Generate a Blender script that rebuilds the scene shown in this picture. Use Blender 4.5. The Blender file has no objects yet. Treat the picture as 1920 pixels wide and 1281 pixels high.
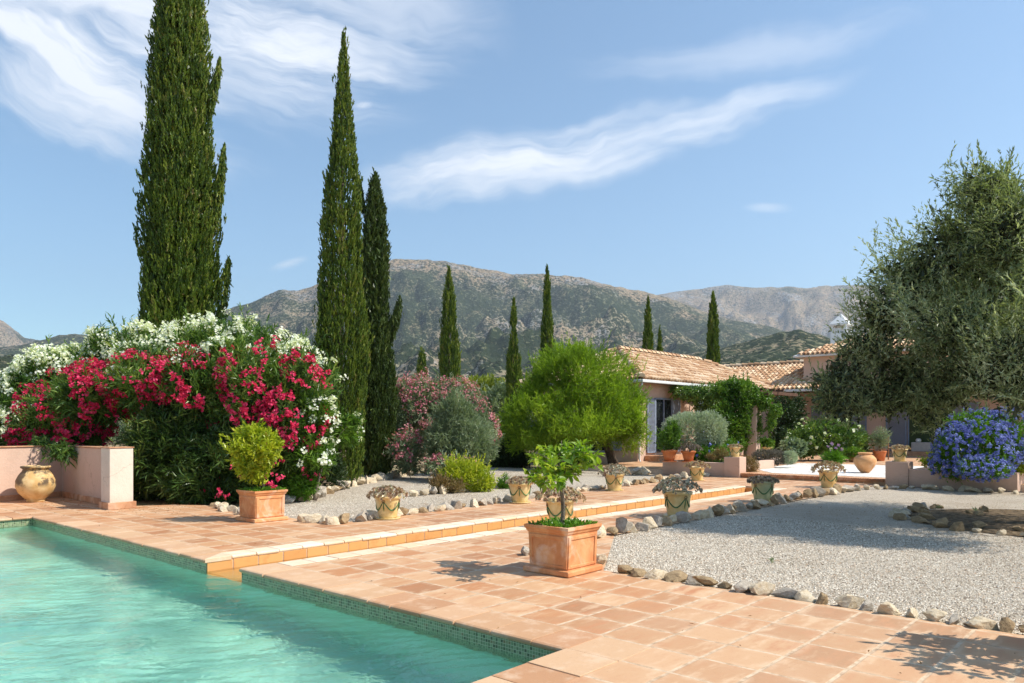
import bpy, math, random
import numpy as np
from mathutils import Vector, noise as mnoise
random.seed(7); rng = np.random.default_rng(11)
S = bpy.context.scene
COL = S.collection
PI = math.pi
# ------------------------------------------------------------------ camera frame (survey of the place)
EYE = 1.53
F2 = np.array([.7461, .6656]); R2 = np.array([.6656, -.7461])
def at(px, py, d):                      # survey helper: bearing/height at a real distance -> world point
    p = F2*d + R2*((px-960)/1412*d)
    return np.array([p[0], p[1], EYE+(800-py)/1412*d])
def gp(px, py, z=0.0):                  # point on the level z
    return at(px, py, 1412*(EYE-z)/(py-800))
def E(px, py, d, rx, ry=None):          # ellipsoid: centre, horizontal radius, vertical radius
    ry = rx if ry is None else ry
    c = at(px, py, d)
    return [c[0], c[1], c[2], rx/1412*d, ry/1412*d]
# ------------------------------------------------------------------ object helpers
def tag(o, label=None, cat=None, group=None, kind=None):
    if label: o['label'] = label
    if cat: o['category'] = cat
    if group: o['group'] = group
    if kind: o['kind'] = kind
    return o
def link(o, parent=None):
    COL.objects.link(o)
    if parent is not None: o.parent = parent
    return o
def thing(name, loc, label, cat, group=None, rz=0):
    o = bpy.data.objects.new(name, None); o.empty_display_size = .1
    o.location = Vector([float(v) for v in loc]); o.rotation_euler = (0, 0, rz)
    link(o); tag(o, label, cat, group)
    bpy.context.view_layer.update()
    return o
class MB:
    def __init__(s): s.v = []; s.f = []; s.a = []
    def add(s, vs, fs, a=None):
        n = len(s.v); s.v += [tuple(map(float, q)) for q in vs]; s.f += [tuple(i+n for i in f) for f in fs]
        a = random.random() if a is None else a
        s.a += [a]*len(vs)
    def box(s, x0, x1, y0, y1, z0, z1, a=None):
        s.add([(x0,y0,z0),(x1,y0,z0),(x1,y1,z0),(x0,y1,z0),(x0,y0,z1),(x1,y0,z1),(x1,y1,z1),(x0,y1,z1)],
              [(0,3,2,1),(4,5,6,7),(0,1,5,4),(1,2,6,5),(2,3,7,6),(3,0,4,7)], a)
    def poly(s, pts, z0, z1, a=None):   # prism over a ccw polygon
        n = len(pts)
        vs = [(p[0],p[1],z0) for p in pts]+[(p[0],p[1],z1) for p in pts]
        s.add(vs, [tuple(range(n-1,-1,-1)), tuple(range(n, 2*n))]+[(i,(i+1)%n,n+(i+1)%n,n+i) for i in range(n)], a)
    def flat(s, pts, z, a=None): s.add([(p[0],p[1],z) for p in pts], [tuple(range(len(pts)))], a)
    def lathe(s, prof, c=(0,0,0), n=28, a=None, wob=0):
        vs = []; fs = []
        for k,(r,z) in enumerate(prof):
            for i in range(n):
                t = 2*PI*i/n; rr = r*(1+wob*math.sin(2*t+k*.2)+wob*.6*math.sin(3*t+1))
                vs.append((c[0]+rr*math.cos(t), c[1]+rr*math.sin(t), c[2]+z))
        for k in range(len(prof)-1):
            for i in range(n):
                j = (i+1)%n; fs.append((k*n+i, k*n+j, (k+1)*n+j, (k+1)*n+i))
        if prof[0][0] > 1e-4: fs.append(tuple(range(n-1,-1,-1)))
        if prof[-1][0] > 1e-4: fs.append(tuple(range((len(prof)-1)*n, len(prof)*n)))
        s.add(vs, fs, a)
    def tube(s, pts, rads, n=8, a=None):
        pts = [Vector([float(v) for v in p]) for p in pts]; vs = []; fs = []
        if not hasattr(rads, '__len__'): rads = [rads]*len(pts)
        for k,p in enumerate(pts):
            d = (pts[min(k+1,len(pts)-1)]-pts[max(k-1,0)]).normalized()
            u = d.cross(Vector((.13,.31,1)) if abs(d.z) < .9 else Vector((1,.2,0))).normalized(); w = d.cross(u)
            for i in range(n):
                t = 2*PI*i/n; vs.append(p+(u*math.cos(t)+w*math.sin(t))*rads[k])
        for k in range(len(pts)-1):
            for i in range(n):
                j = (i+1)%n; fs.append((k*n+i,k*n+j,(k+1)*n+j,(k+1)*n+i))
        fs += [tuple(range(n-1,-1,-1)), tuple(range((len(pts)-1)*n, len(pts)*n))]
        s.add(vs, fs, a)
    def build(s, name, mat, parent=None, smooth=False, world=True, bevel=0):
        me = bpy.data.meshes.new(name); me.from_pydata(s.v, [], s.f)
        at_ = me.attributes.new('v', 'FLOAT', 'POINT'); at_.data.foreach_set('value', s.a)
        me.materials.append(mat)
        if smooth: me.shade_smooth()
        o = bpy.data.objects.new(name, me)
        link(o, parent)
        if parent is not None and world:            # geometry given in world space
            o.matrix_parent_inverse = parent.matrix_world.inverted()
        if bevel:
            b = o.modifiers.new('bevel', 'BEVEL'); b.width = bevel; b.segments = 2; b.limit_method = 'ANGLE'; b.angle_limit = .7
        return o
def npmesh(name, V, Fc, mat, parent=None, attr=None, world=True, smooth=False):
    V = np.asarray(V, np.float32); Fc = np.asarray(Fc, np.int32); k = Fc.shape[1]; nf = len(Fc)
    me = bpy.data.meshes.new(name)
    me.vertices.add(len(V)); me.vertices.foreach_set('co', V.ravel())
    me.loops.add(nf*k); me.loops.foreach_set('vertex_index', Fc.ravel())
    me.polygons.add(nf); me.polygons.foreach_set('loop_start', np.arange(0, nf*k, k, dtype=np.int32))
    me.update(calc_edges=True)
    if not smooth: me.polygons.foreach_set('use_smooth', np.zeros(nf, bool)); 
    else: me.shade_smooth()
    if not smooth: me.shade_flat()
    if attr is not None:
        a = me.attributes.new('v', 'FLOAT', 'POINT'); a.data.foreach_set('value', np.asarray(attr, np.float32))
    me.materials.append(mat)
    o = bpy.data.objects.new(name, me); link(o, parent)
    if parent is not None and world: o.matrix_parent_inverse = parent.matrix_world.inverted()
    return o
# ------------------------------------------------------------------ materials
class NT:
    def __init__(s, name, world=False):
        if world:
            s.m = None; s.t = world.node_tree
        else:
            s.m = bpy.data.materials.new(name); s.m.use_nodes = True; s.t = s.m.node_tree; s.t.nodes.clear()
    def n(s, ty, **k):
        nd = s.t.nodes.new(ty)
        for a, b in k.items():
            if hasattr(nd, a) and a not in nd.inputs: setattr(nd, a, b)
            else: s.set(nd.inputs[a], b)
        return nd
    def set(s, inp, b):
        if isinstance(b, bpy.types.NodeSocket): s.t.links.new(b, inp)
        elif isinstance(b, (tuple, list)) and len(b) == 3 and inp.type == 'RGBA': inp.default_value = (*b, 1)
        else: inp.default_value = b
    def m_(s, op, a, b=0., c=0.):
        nd = s.t.nodes.new('ShaderNodeMath'); nd.operation = op
        s.set(nd.inputs[0], a); s.set(nd.inputs[1], b); s.set(nd.inputs[2], c); return nd.outputs[0]
    def vm(s, op, a, b=(0,0,0)):
        nd = s.t.nodes.new('ShaderNodeVectorMath'); nd.operation = op
        s.set(nd.inputs[0], a); s.set(nd.inputs[1], b)
        return nd.outputs['Value'] if op in ('DOT_PRODUCT', 'LENGTH') else nd.outputs[0]
    def mix(s, f, a, b, bt='MIX'):
        nd = s.t.nodes.new('ShaderNodeMix'); nd.data_type = 'RGBA'; nd.blend_type = bt
        s.set(nd.inputs[0], f)
        for i, q in ((6, a), (7, b)): s.set(nd.inputs[i], q)
        return nd.outputs[2]
    def ramp(s, f, stops):
        nd = s.t.nodes.new('ShaderNodeValToRGB'); s.set(nd.inputs[0], f); cr = nd.color_ramp
        while len(cr.elements) < len(stops): cr.elements.new(.5)
        for e, (p, c) in zip(cr.elements, stops):
            e.position = p; e.color = (*c, 1) if len(c) == 3 else c
        return nd.outputs[0]
    def noise(s, vec, scale, detail=4, rough=.55, dist=0, out=0):
        nd = s.n('ShaderNodeTexNoise', Scale=scale, Detail=detail, Roughness=rough, Distortion=dist); s.t.links.new(vec, nd.inputs['Vector']); return nd.outputs[out]
    def vor(s, vec, scale, out='Color', feature='F1', rnd=1.):
        nd = s.t.nodes.new('ShaderNodeTexVoronoi'); nd.feature = feature; s.set(nd.inputs['Scale'], scale); s.set(nd.inputs['Randomness'], rnd); s.t.links.new(vec, nd.inputs['Vector']); return nd.outputs[out]
    def ss(s, x, a, b):
        nd = s.t.nodes.new('ShaderNodeMapRange'); nd.interpolation_type = 'SMOOTHSTEP'; s.set(nd.inputs[0], x)
        nd.inputs[1].default_value = a; nd.inputs[2].default_value = b; return nd.outputs[0]
    def xyz(s, v):
        nd = s.t.nodes.new('ShaderNodeSeparateXYZ'); s.set(nd.inputs[0], v); return nd.outputs
    def comb(s, x, y, z=0.):
        nd = s.t.nodes.new('ShaderNodeCombineXYZ'); s.set(nd.inputs[0], x); s.set(nd.inputs[1], y); s.set(nd.inputs[2], z); return nd.outputs[0]
    def pos(s): return s.n('ShaderNodeNewGeometry').outputs['Position']
    def obj(s): return s.n('ShaderNodeTexCoord').outputs['Object']
    def attr(s, a='v'): return s.n('ShaderNodeAttribute', attribute_name=a).outputs['Fac']
    def bump(s, h, strength=.5, dist=.01):
        nd = s.t.nodes.new('ShaderNodeBump'); nd.inputs['Strength'].default_value = strength; nd.inputs['Distance'].default_value = dist; s.set(nd.inputs['Height'], h); return nd.outputs[0]
    def princ(s, col, rough=.8, spec=.3, nrm=None, **k):
        nd = s.t.nodes.new('ShaderNodeBsdfPrincipled'); s.set(nd.inputs['Base Color'], col); s.set(nd.inputs['Roughness'], rough); s.set(nd.inputs['Specular IOR Level'], spec)
        if nrm is not None: s.set(nd.inputs['Normal'], nrm)
        for a, b in k.items(): s.set(nd.inputs[a.replace('_', ' ')], b)
        return nd.outputs[0]
    def out(s, sh, vol=None):
        o = s.t.nodes.new('ShaderNodeOutputMaterial')
        if sh is not None: s.t.links.new(sh, o.inputs[0])
        if vol is not None: s.t.links.new(vol, o.inputs[1])
        return s.m
def foliage(name, cols, trans=.3, rough=.45, spec=.35):
    t = NT(name); v = t.attr()
    n = len(cols); c = t.ramp(v, [(i/(n-1), q) for i, q in enumerate(cols)])
    a = t.princ(c, rough, spec)
    tr = t.n('ShaderNodeBsdfTranslucent'); t.set(tr.inputs[0], t.mix(1., c, (1.25, 1.35, .6), 'MULTIPLY'))
    mx = t.n('ShaderNodeMixShader'); mx.inputs[0].default_value = trans
    t.t.links.new(a, mx.inputs[1]); t.t.links.new(tr.outputs[0], mx.inputs[2])
    return t.out(mx.outputs[0])
def simple(name, col, rough=.8, var=.15, scale=6, bump=.2, bd=.01, spec=.3, obj=True):
    t = NT(name); p = t.obj() if obj else t.pos(); n = t.noise(p, scale, 6, .65)
    c = t.mix(t.ss(n, .3, .7), tuple(q*(1-var) for q in col), tuple(min(1, q*(1+var)) for q in col))
    return t.out(t.princ(c, rough, spec, t.bump(t.noise(p, scale*6, 4, .6), bump, bd)))

def mat_tiles(name='terracotta_tiles'):
    t = NT(name); x, y, z = t.xyz(t.pos())[:]
    wob = t.noise(t.pos(), 3.5, 2, .5)
    wob2 = t.noise(t.pos(), 40, 2, .5)
    w = t.m_('ADD', t.m_('MULTIPLY', t.m_('SUBTRACT', wob, .5), .05), t.m_('MULTIPLY', t.m_('SUBTRACT', wob2, .5), .02))
    u = t.m_('ADD', t.m_('DIVIDE', t.m_('SUBTRACT', x, 4.55), .4), w); v = t.m_('ADD', t.m_('DIVIDE', t.m_('SUBTRACT', y, 1.985), .4035), w)
    cell = t.comb(t.m_('FLOOR', u), t.m_('FLOOR', v))
    wn = t.n('ShaderNodeTexWhiteNoise', noise_dimensions='3D'); t.set(wn.inputs['Vector'], cell)
    r1 = wn.outputs['Value']; rc = t.xyz(wn.outputs['Color'])
    fu = t.m_('ABSOLUTE', t.m_('SUBTRACT', t.m_('FRACT', u), .5)); fv = t.m_('ABSOLUTE', t.m_('SUBTRACT', t.m_('FRACT', v), .5))
    e = t.m_('MAXIMUM', fu, fv)
    joint = t.ss(e, .458, .477)
    # every tile has its own firing: offset noise per tile
    off = t.vm('MULTIPLY', wn.outputs['Color'], (37., 51., 9.))
    p2 = t.vm('ADD', t.pos(), off)
    n1 = t.noise(t.vm('MULTIPLY', p2, (1., 3.2, 1.)), 2.3, 5, .6)
    n2 = t.noise(p2, 30, 5, .7)
    base = t.ramp(r1, [(0, (.36, .165, .075)), (.25, (.45, .23, .11)), (.55, (.52, .29, .148)), (.8, (.58, .355, .20)), (1, (.46, .21, .09))])
    base = t.mix(t.m_('MULTIPLY', t.ss(n1, .48, .66), t.m_('ADD', t.m_('MULTIPLY', rc[1], .9), .1)), base, (.47, .20, .09))
    base = t.mix(t.m_('MULTIPLY', t.ss(n1, .48, .30), .6), base, (.68, .48, .31))
    base = t.mix(t.m_('MULTIPLY', t.ss(t.noise(t.pos(), .9, 6, .7), .45, .75), .22), base, (.68, .50, .345))
    base = t.mix(t.m_('MULTIPLY', t.ss(t.m_('ADD', y, t.m_('MULTIPLY', t.noise(t.pos(), .8, 4), 2.)), 5.2, 2.6), .30), base, (.62, .43, .27))  # near end painted paler: sun glare put into the tile colour
    base = t.mix(t.m_('MULTIPLY', t.ss(n2, .55, .8), .3), base, (.40, .19, .10))
    spot = t.vor(t.pos(), 38, 'Distance'); sp = t.m_('MULTIPLY', t.ss(spot, .16, .08), t.ss(t.noise(t.pos(), 4, 2), .52, .62))
    base = t.mix(t.m_('MULTIPLY', sp, .55), base, (.22, .12, .07))
    stn = t.noise(t.pos(), .45, 7, .68, .8)
    base = t.mix(t.m_('MULTIPLY', t.ss(stn, .54, .66), .32), base, (.36, .20, .12))
    bloom = t.m_('MULTIPLY', t.ss(e, .30, .46), t.ss(t.noise(t.pos(), 5, 5, .7), .42, .62)); base = t.mix(t.m_('MULTIPLY', bloom, .40), base, (.66, .49, .33))
    jc = t.mix(t.ss(t.noise(t.pos(), 9, 5, .7), .35, .7), (.67, .51, .35), (.40, .26, .155))
    col = t.mix(joint, base, jc)
    h = t.m_('ADD', t.m_('MULTIPLY', joint, -.6), t.m_('MULTIPLY', n2, .35))
    return t.out(t.princ(col, t.m_('ADD', .55, t.m_('MULTIPLY', n2, .25)), .3, t.bump(h, .5, .006)))
def mat_gravel():
    t = NT('gravel'); p = t.pos()
    c1 = t.vor(p, 78, 'Color'); d1 = t.vor(p, 78, 'Distance'); c2 = t.vor(p, 140, 'Color'); d2 = t.vor(p, 140, 'Distance')
    v1 = t.xyz(c1)[0]; v2 = t.xyz(c2)[1]
    v = t.m_('ADD', t.m_('MULTIPLY', v1, .6), t.m_('MULTIPLY', v2, .4))
    col = t.ramp(v, [(0, (.19, .145, .105)), (.2, (.39, .32, .24)), (.42, (.56, .475, .37)), (.7, (.70, .62, .50)), (1, (.84, .77, .65))])
    tint = t.xyz(c1)[2]; col = t.mix(t.m_('MULTIPLY', t.ss(tint, .8, .95), .5), col, (.50, .33, .21))
    col = t.mix(t.m_('MULTIPLY', t.ss(t.noise(p, .5, 6, .65, .5), .42, .66), .5), col, (.40, .31, .215))
    gap = t.m_('MAXIMUM', t.ss(d1, .50, .75), t.m_('MULTIPLY', t.ss(d2, .5, .8), .6))
    col = t.mix(t.m_('MULTIPLY', gap, .45), col, (.22, .18, .14))
    big = t.noise(p, 2.2, 4, .6)
    h = t.m_('ADD', t.m_('MULTIPLY', t.m_('SUBTRACT', 1., d1), 1.), t.m_('ADD', t.m_('MULTIPLY', v1, .5), t.m_('MULTIPLY', big, 2.)))
    return t.out(t.princ(col, .85, .25, t.bump(h, 1., .012)))
def mat_plaster(name, col, stain=(.45, .33, .27)):
    t = NT(name); p = t.pos(); n = t.noise(p, 1.4, 7, .65); n2 = t.noise(p, 18, 5, .7)
    c = t.mix(t.m_('MULTIPLY', t.ss(n, .5, .75), .35), col, stain)
    st = t.noise(t.vm('MULTIPLY', p, (9., 9., .9)), 1, 5, .7)
    c = t.mix(t.m_('MULTIPLY', t.ss(st, .55, .8), .22), c, stain)
    z = t.xyz(p)[2]; sp = t.m_('MULTIPLY', t.ss(t.m_('ADD', z, t.m_('MULTIPLY', t.noise(p, 5, 5, .7), .25)), .42, .18), .5); c = t.mix(sp, c, stain)
    pd = t.vm('ADD', p, t.vm('MULTIPLY', t.noise(p, 4, 3, .6, 0, 1), (.25, .25, .25)))
    cr = t.m_('MULTIPLY', t.ss(t.vor(pd, 1.3, 'Distance', 'DISTANCE_TO_EDGE'), .010, .003), t.ss(t.noise(p, .9, 2), .52, .6)); c = t.mix(t.m_('MULTIPLY', cr, .3), c, (.22, .15, .11))
    return t.out(t.princ(c, .9, .15, t.bump(t.m_('ADD', n2, t.m_('MULTIPLY', n, 3.)), .5, .014)))
def mat_clay(name, c0, c1, bloom=(.78, .60, .46), bl=.5, scale=5):
    t = NT(name); p = t.obj(); n = t.noise(p, scale, 6, .62, .6); n2 = t.noise(p, scale*.5, 4, .6, 1.); n3 = t.noise(p, 60, 4, .7)
    c = t.mix(t.ss(n, .35, .68), c0, c1)
    c = t.mix(t.m_('MULTIPLY', t.ss(n2, .5, .66), bl), c, bloom)
    c = t.mix(t.m_('MULTIPLY', t.ss(n3, .6, .8), .25), c, (.25, .13, .07))
    return t.out(t.princ(c, .75, .25, t.bump(t.m_('ADD', n3, n), .3, .006)))
M = {}
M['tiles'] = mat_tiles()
M['gravel'] = mat_gravel()
M['pink'] = mat_plaster('pink_plaster', (.62, .43, .33), (.44, .30, .22))
M['white'] = mat_plaster('white_plaster', (.72, .60, .50), (.55, .42, .33))
M['clay'] = mat_clay('terracotta', (.58, .23, .09), (.72, .36, .16))
M['clay_amph'] = mat_clay('terracotta_jar', (.60, .29, .12), (.72, .40, .19), bl=.25)
M['red_clay'] = mat_clay('red_clay', (.55, .17, .06), (.62, .22, .09), bl=.15)
def mat_glaze(name, c0, c1, dirt):
    t = NT(name); p = t.obj(); n = t.noise(p, 5, 6, .65, .4); n2 = t.noise(p, 9, 6, .7, .8)
    c = t.mix(t.ss(n, .3, .7), c0, c1); c = t.mix(t.m_('MULTIPLY', t.ss(n2, .56, .68), dirt), c, (.22, .12, .06))
    return t.out(t.princ(c, .3, .5, t.bump(n2, .15, .004)))
M['glaze'] = mat_glaze('yellow_glaze', (.62, .42, .15), (.76, .60, .30), .35)
M['glaze_g'] = mat_glaze('sage_glaze', (.36, .40, .22), (.52, .52, .30), .3)
M['swag'] = simple('green_glaze_relief', (.06, .16, .05), .3, .4, 9, .1, .003, .5)
M['swag_brown'] = simple('brown_glaze_relief', (.30, .12, .05), .3, .3, 9, .1, .003, .5)
def mat_jar():
    t = NT('weathered_jar'); p = t.obj(); n = t.noise(p, 2.6, 7, .7, .3); z = t.xyz(p)[2]
    c = t.mix(t.ss(t.noise(p, 6, 5), .35, .7), (.60, .37, .14), (.74, .54, .27))
    cr = t.noise(t.vm('MULTIPLY', p, (5., 5., 22.)), 1, 6, .7, 1.)
    blot = t.m_('MULTIPLY', t.ss(n, .44, .54), t.ss(z, .28, .40))
    c = t.mix(t.m_('MULTIPLY', blot, .9), c, (.07, .05, .035))
    c = t.mix(t.m_('MULTIPLY', t.ss(cr, .66, .70), .9), c, (.12, .08, .05))
    return t.out(t.princ(c, .6, .35, t.bump(t.m_('ADD', n, cr), .3, .01)))
M['jar'] = mat_jar()
M['soil'] = simple('soil', (.09, .06, .04), .95, .4, 20, .8, .02)
M['skirt'] = mat_clay('skirting_clay', (.42, .20, .10), (.58, .32, .18), bl=.3)
M['bark'] = simple('bark', (.10, .075, .055), .9, .5, 8, 1., .02)
M['bark_l'] = simple('pale_bark', (.20, .16, .12), .9, .4, 8, 1., .02)
M['gutter'] = simple('white_metal', (.68, .68, .66), .5, .06, 3, .05)
M['darkwood'] = simple('dark_wood', (.10, .05, .03), .7, .3, 8, .3)
M['chairwood'] = simple('chair_wood', (.24, .10, .045), .6, .3, 8, .3)
M['shutter'] = simple('blue_grey_paint', (.22, .26, .34), .55, .12, 5, .1)
M['curtain'] = simple('curtain_cloth', (.45, .40, .36), .9, .1, 5, .2)
def mat_glass():
    t = NT('window_glass'); return t.out(t.princ((.02, .025, .03), .04, .6))
M['glass'] = mat_glass()
def mat_rtile():
    t = NT('roof_tiles'); v = t.attr(); p = t.pos()
    c = t.ramp(v, [(0, (.36, .20, .11)), (.3, (.52, .32, .18)), (.6, (.64, .45, .28)), (.85, (.74, .58, .41)), (1, (.44, .24, .13))])
    n = t.noise(p, 5, 6, .7); c = t.mix(t.m_('MULTIPLY', t.ss(n, .52, .72), .6), c, (.30, .20, .14))
    n = t.noise(p, 1.3, 5, .7); c = t.mix(t.m_('MULTIPLY', t.ss(n, .55, .75), .5), c, (.72, .52, .36))
    return t.out(t.princ(c, .85, .2, t.bump(t.noise(p, 30, 4), .3, .01)))
M['rtile'] = mat_rtile()
def mat_mosaic():
    t = NT('pool_mosaic'); x, y, z = t.xyz(t.pos())[:]
    xy = t.m_('ADD', x, y); u = t.m_('DIVIDE', xy, .026); v = t.m_('DIVIDE', z, .026)
    wn = t.n('ShaderNodeTexWhiteNoise', noise_dimensions='3D'); t.set(wn.inputs['Vector'], t.comb(t.m_('FLOOR', u), t.m_('FLOOR', v)))
    c = t.ramp(wn.outputs['Value'], [(0, (.05, .07, .025)), (.3, (.13, .19, .085)), (.6, (.19, .27, .13)), (.85, (.27, .34, .18)), (1, (.20, .15, .06))])
    e = t.m_('MAXIMUM', t.m_('ABSOLUTE', t.m_('SUBTRACT', t.m_('FRACT', u), .5)), t.m_('ABSOLUTE', t.m_('SUBTRACT', t.m_('FRACT', v), .5)))
    j = t.ss(e, .40, .45); c = t.mix(j, c, (.50, .50, .34))
    return t.out(t.princ(c, .25, .5, t.bump(t.m_('MULTIPLY', j, -1.), .4, .002)))
M['mosaic'] = mat_mosaic()
def mat_pool():
    t = NT('pool_plaster'); p = t.pos(); n = t.noise(p, .8, 5, .6)
    c = t.mix(n, (.42, .72, .57), (.50, .80, .66))
    return t.out(t.princ(c, .8, .2))
M['pool'] = mat_pool()
def mat_water(name):
    t = NT(name); p = t.pos()
    nr = t.bump(t.m_('ADD', t.noise(t.vm('MULTIPLY', p, (1., 1., 1.)), 26, 3, .55, .3), t.m_('MULTIPLY', t.noise(p, 9, 2, .5, .4), 2.)), .8, .008)
    g = t.n('ShaderNodeBsdfGlass', IOR=1.33, Roughness=0.0); g.inputs['Color'].default_value = (.93, 1, .98, 1)
    t.set(g.inputs['Normal'], nr)
    return t.out(g.outputs[0])
M['water'] = mat_water('pool_water')
def mat_coping():
    t = NT('coping_clay'); v = t.attr(); p = t.pos()
    c = t.ramp(v, [(0, (.45, .235, .12)), (.35, (.54, .33, .185)), (.7, (.61, .40, .24)), (1, (.48, .25, .13))])
    n = t.noise(p, 5, 6, .65); c = t.mix(t.m_('MULTIPLY', t.ss(n, .48, .7), .5), c, (.68, .51, .36))
    n2 = t.noise(p, 32, 5, .7); c = t.mix(t.m_('MULTIPLY', t.ss(n2, .56, .75), .35), c, (.36, .20, .13))
    return t.out(t.princ(c, .7, .3, t.bump(t.m_('ADD', n2, n), .4, .006)))
M['coping'] = mat_coping()
def mat_pale():
    t = NT('pale_edging_clay'); v = t.attr(); p = t.pos()
    c = t.ramp(v, [(0, (.70, .50, .33)), (.5, (.80, .66, .50)), (1, (.74, .48, .28))])
    n = t.noise(p, 6, 6, .65); c = t.mix(t.m_('MULTIPLY', t.ss(n, .5, .7), .5), c, (.84, .74, .62))
    n2 = t.noise(p, 30, 5, .7); c = t.mix(t.m_('MULTIPLY', t.ss(n2, .58, .75), .4), c, (.42, .27, .17))
    return t.out(t.princ(c, .7, .3, t.bump(t.m_('ADD', n2, n), .4, .006)))
M['pale'] = mat_pale()
def mat_riser():
    t = NT('riser_clay'); v = t.attr(); p = t.pos()
    c = t.ramp(v, [(0, (.62, .30, .10)), (.5, (.72, .39, .15)), (1, (.66, .32, .10))])
    n = t.noise(p, 9, 6, .65); c = t.mix(t.m_('MULTIPLY', t.ss(n, .5, .7), .4), c, (.52, .22, .07))
    return t.out(t.princ(c, .55, .35, t.bump(n, .3, .005)))
M['riser'] = mat_riser()
M['grout'] = simple('grout', (.66, .52, .40), .9, .15, 12, .4, .006)
def mat_mosaic_white():
    t = NT('white_pebbles'); p = t.pos(); c1 = t.xyz(t.vor(p, 16, 'Color'))[0]; d = t.vor(p, 16, 'Distance')
    c = t.ramp(c1, [(0, (.62, .58, .52)), (.6, (.80, .78, .73)), (1, (.85, .84, .80))])
    c = t.mix(t.m_('MULTIPLY', t.ss(d, .45, .75), .6), c, (.35, .32, .28))
    w = t.m_('ABSOLUTE', t.m_('SUBTRACT', t.noise(p, .7, 2, .4, 1.5), .5)); c = t.mix(t.m_('MULTIPLY', t.ss(w, .03, .01), .45), c, (.40, .36, .33))
    return t.out(t.princ(c, .8, .2, t.bump(t.m_('MULTIPLY', d, -1.), .5, .01)))
M['wpeb'] = mat_mosaic_white()
def mat_stone(name, c0, c1, c2):
    t = NT(name); p = t.obj(); oi = t.n('ShaderNodeObjectInfo').outputs['Random']
    pp = t.vm('ADD', p, t.comb(t.m_('MULTIPLY', oi, 30.), oi, oi))
    n = t.noise(pp, 7, 7, .68, .4); n2 = t.noise(pp, 30, 6, .7)
    c = t.mix(t.ss(n, .35, .65), c0, c1); c = t.mix(t.m_('MULTIPLY', t.ss(n2, .5, .7), .6), c, c2)
    return t.out(t.princ(c, .9, .2, t.bump(t.m_('ADD', t.m_('MULTIPLY', n, 2.), n2), .6, .015)))
M['st0'] = mat_stone('cream_stone', (.54, .42, .27), (.68, .58, .43), (.34, .24, .14))
M['st1'] = mat_stone('brown_stone', (.26, .18, .10), (.42, .30, .17), (.14, .10, .06))
M['st2'] = mat_stone('grey_stone', (.34, .29, .23), (.50, .44, .36), (.22, .18, .14))
def mat_ground():
    t = NT('dry_soil'); p = t.pos(); n = t.noise(p, .35, 8, .65); n2 = t.noise(p, 6, 6, .7)
    c = t.mix(t.ss(n, .4, .6), (.30, .21, .13), (.20, .18, .09)); c = t.mix(t.m_('MULTIPLY', t.ss(n2, .5, .7), .5), c, (.40, .32, .22))
    return t.out(t.princ(c, .95, .1, t.bump(n2, .6, .04)))
M['ground'] = mat_ground()
def mat_hills():
    t = NT('hillside'); p = t.pos(); z = t.xyz(p)[2]; nz = t.xyz(t.n('ShaderNodeNewGeometry').outputs['Normal'])[2]
    big = t.noise(p, .0011, 6, .6); mid = t.noise(p, .006, 7, .65); fine = t.noise(p, .035, 5, .65)
    soil = t.mix(t.ss(mid, .38, .62), (.36, .27, .175), (.40, .33, .23))
    soil = t.mix(t.ss(z, 620., 1000.), soil, t.mix(t.ss(fine, .4, .6), (.40, .285, .185), (.32, .26, .175)))
    rock = t.mix(fine, (.26, .25, .24), (.48, .46, .43))
    rk = t.m_('MULTIPLY', t.ss(t.noise(p, .0028, 6, .7, .4), .50, .60), t.ss(fine, .35, .55))
    c = t.mix(rk, soil, rock)
    scrub = t.mix(t.ss(t.noise(p, .09, 4, .7), .35, .65), (.075, .10, .045), (.19, .20, .115))
    dens = t.m_('ADD', t.m_('MULTIPLY', big, .9), t.m_('MULTIPLY', mid, .6))
    hz = t.m_('MULTIPLY', t.ss(z, 500., 1100.), .22)
    dens = t.m_('SUBTRACT', dens, hz)
    c = t.mix(t.m_('MULTIPLY', t.ss(dens, .59, .77), .88), c, scrub)
    p1 = t.vm('ADD', p, t.vm('MULTIPLY', t.noise(p, .05, 3, .6, 0, 1), (12., 12., 0.)))
    v1 = t.vor(p1, .045, 'Distance'); a = t.ss(t.m_('ADD', v1, t.m_('MULTIPLY', t.m_('SUBTRACT', .70, dens), .8)), .56, .40)
    v2 = t.vor(p1, .11, 'Distance'); b = t.ss(t.m_('ADD', v2, t.m_('MULTIPLY', t.m_('SUBTRACT', .66, dens), 1.1)), .54, .38)
    dots = t.m_('MAXIMUM', a, b)
    c = t.mix(t.m_('MULTIPLY', dots, .95), c, (.030, .046, .022))
    h = t.m_('ADD', t.m_('MULTIPLY', dots, 3.), t.m_('ADD', t.m_('MULTIPLY', t.noise(p, .012, 8, .72), 40.), t.m_('MULTIPLY', t.m_('MULTIPLY', rk, fine), 18.)))
    return t.out(t.princ(c, 1., .0, t.bump(h, .9, 1.)))
M['hills'] = mat_hills()
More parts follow.
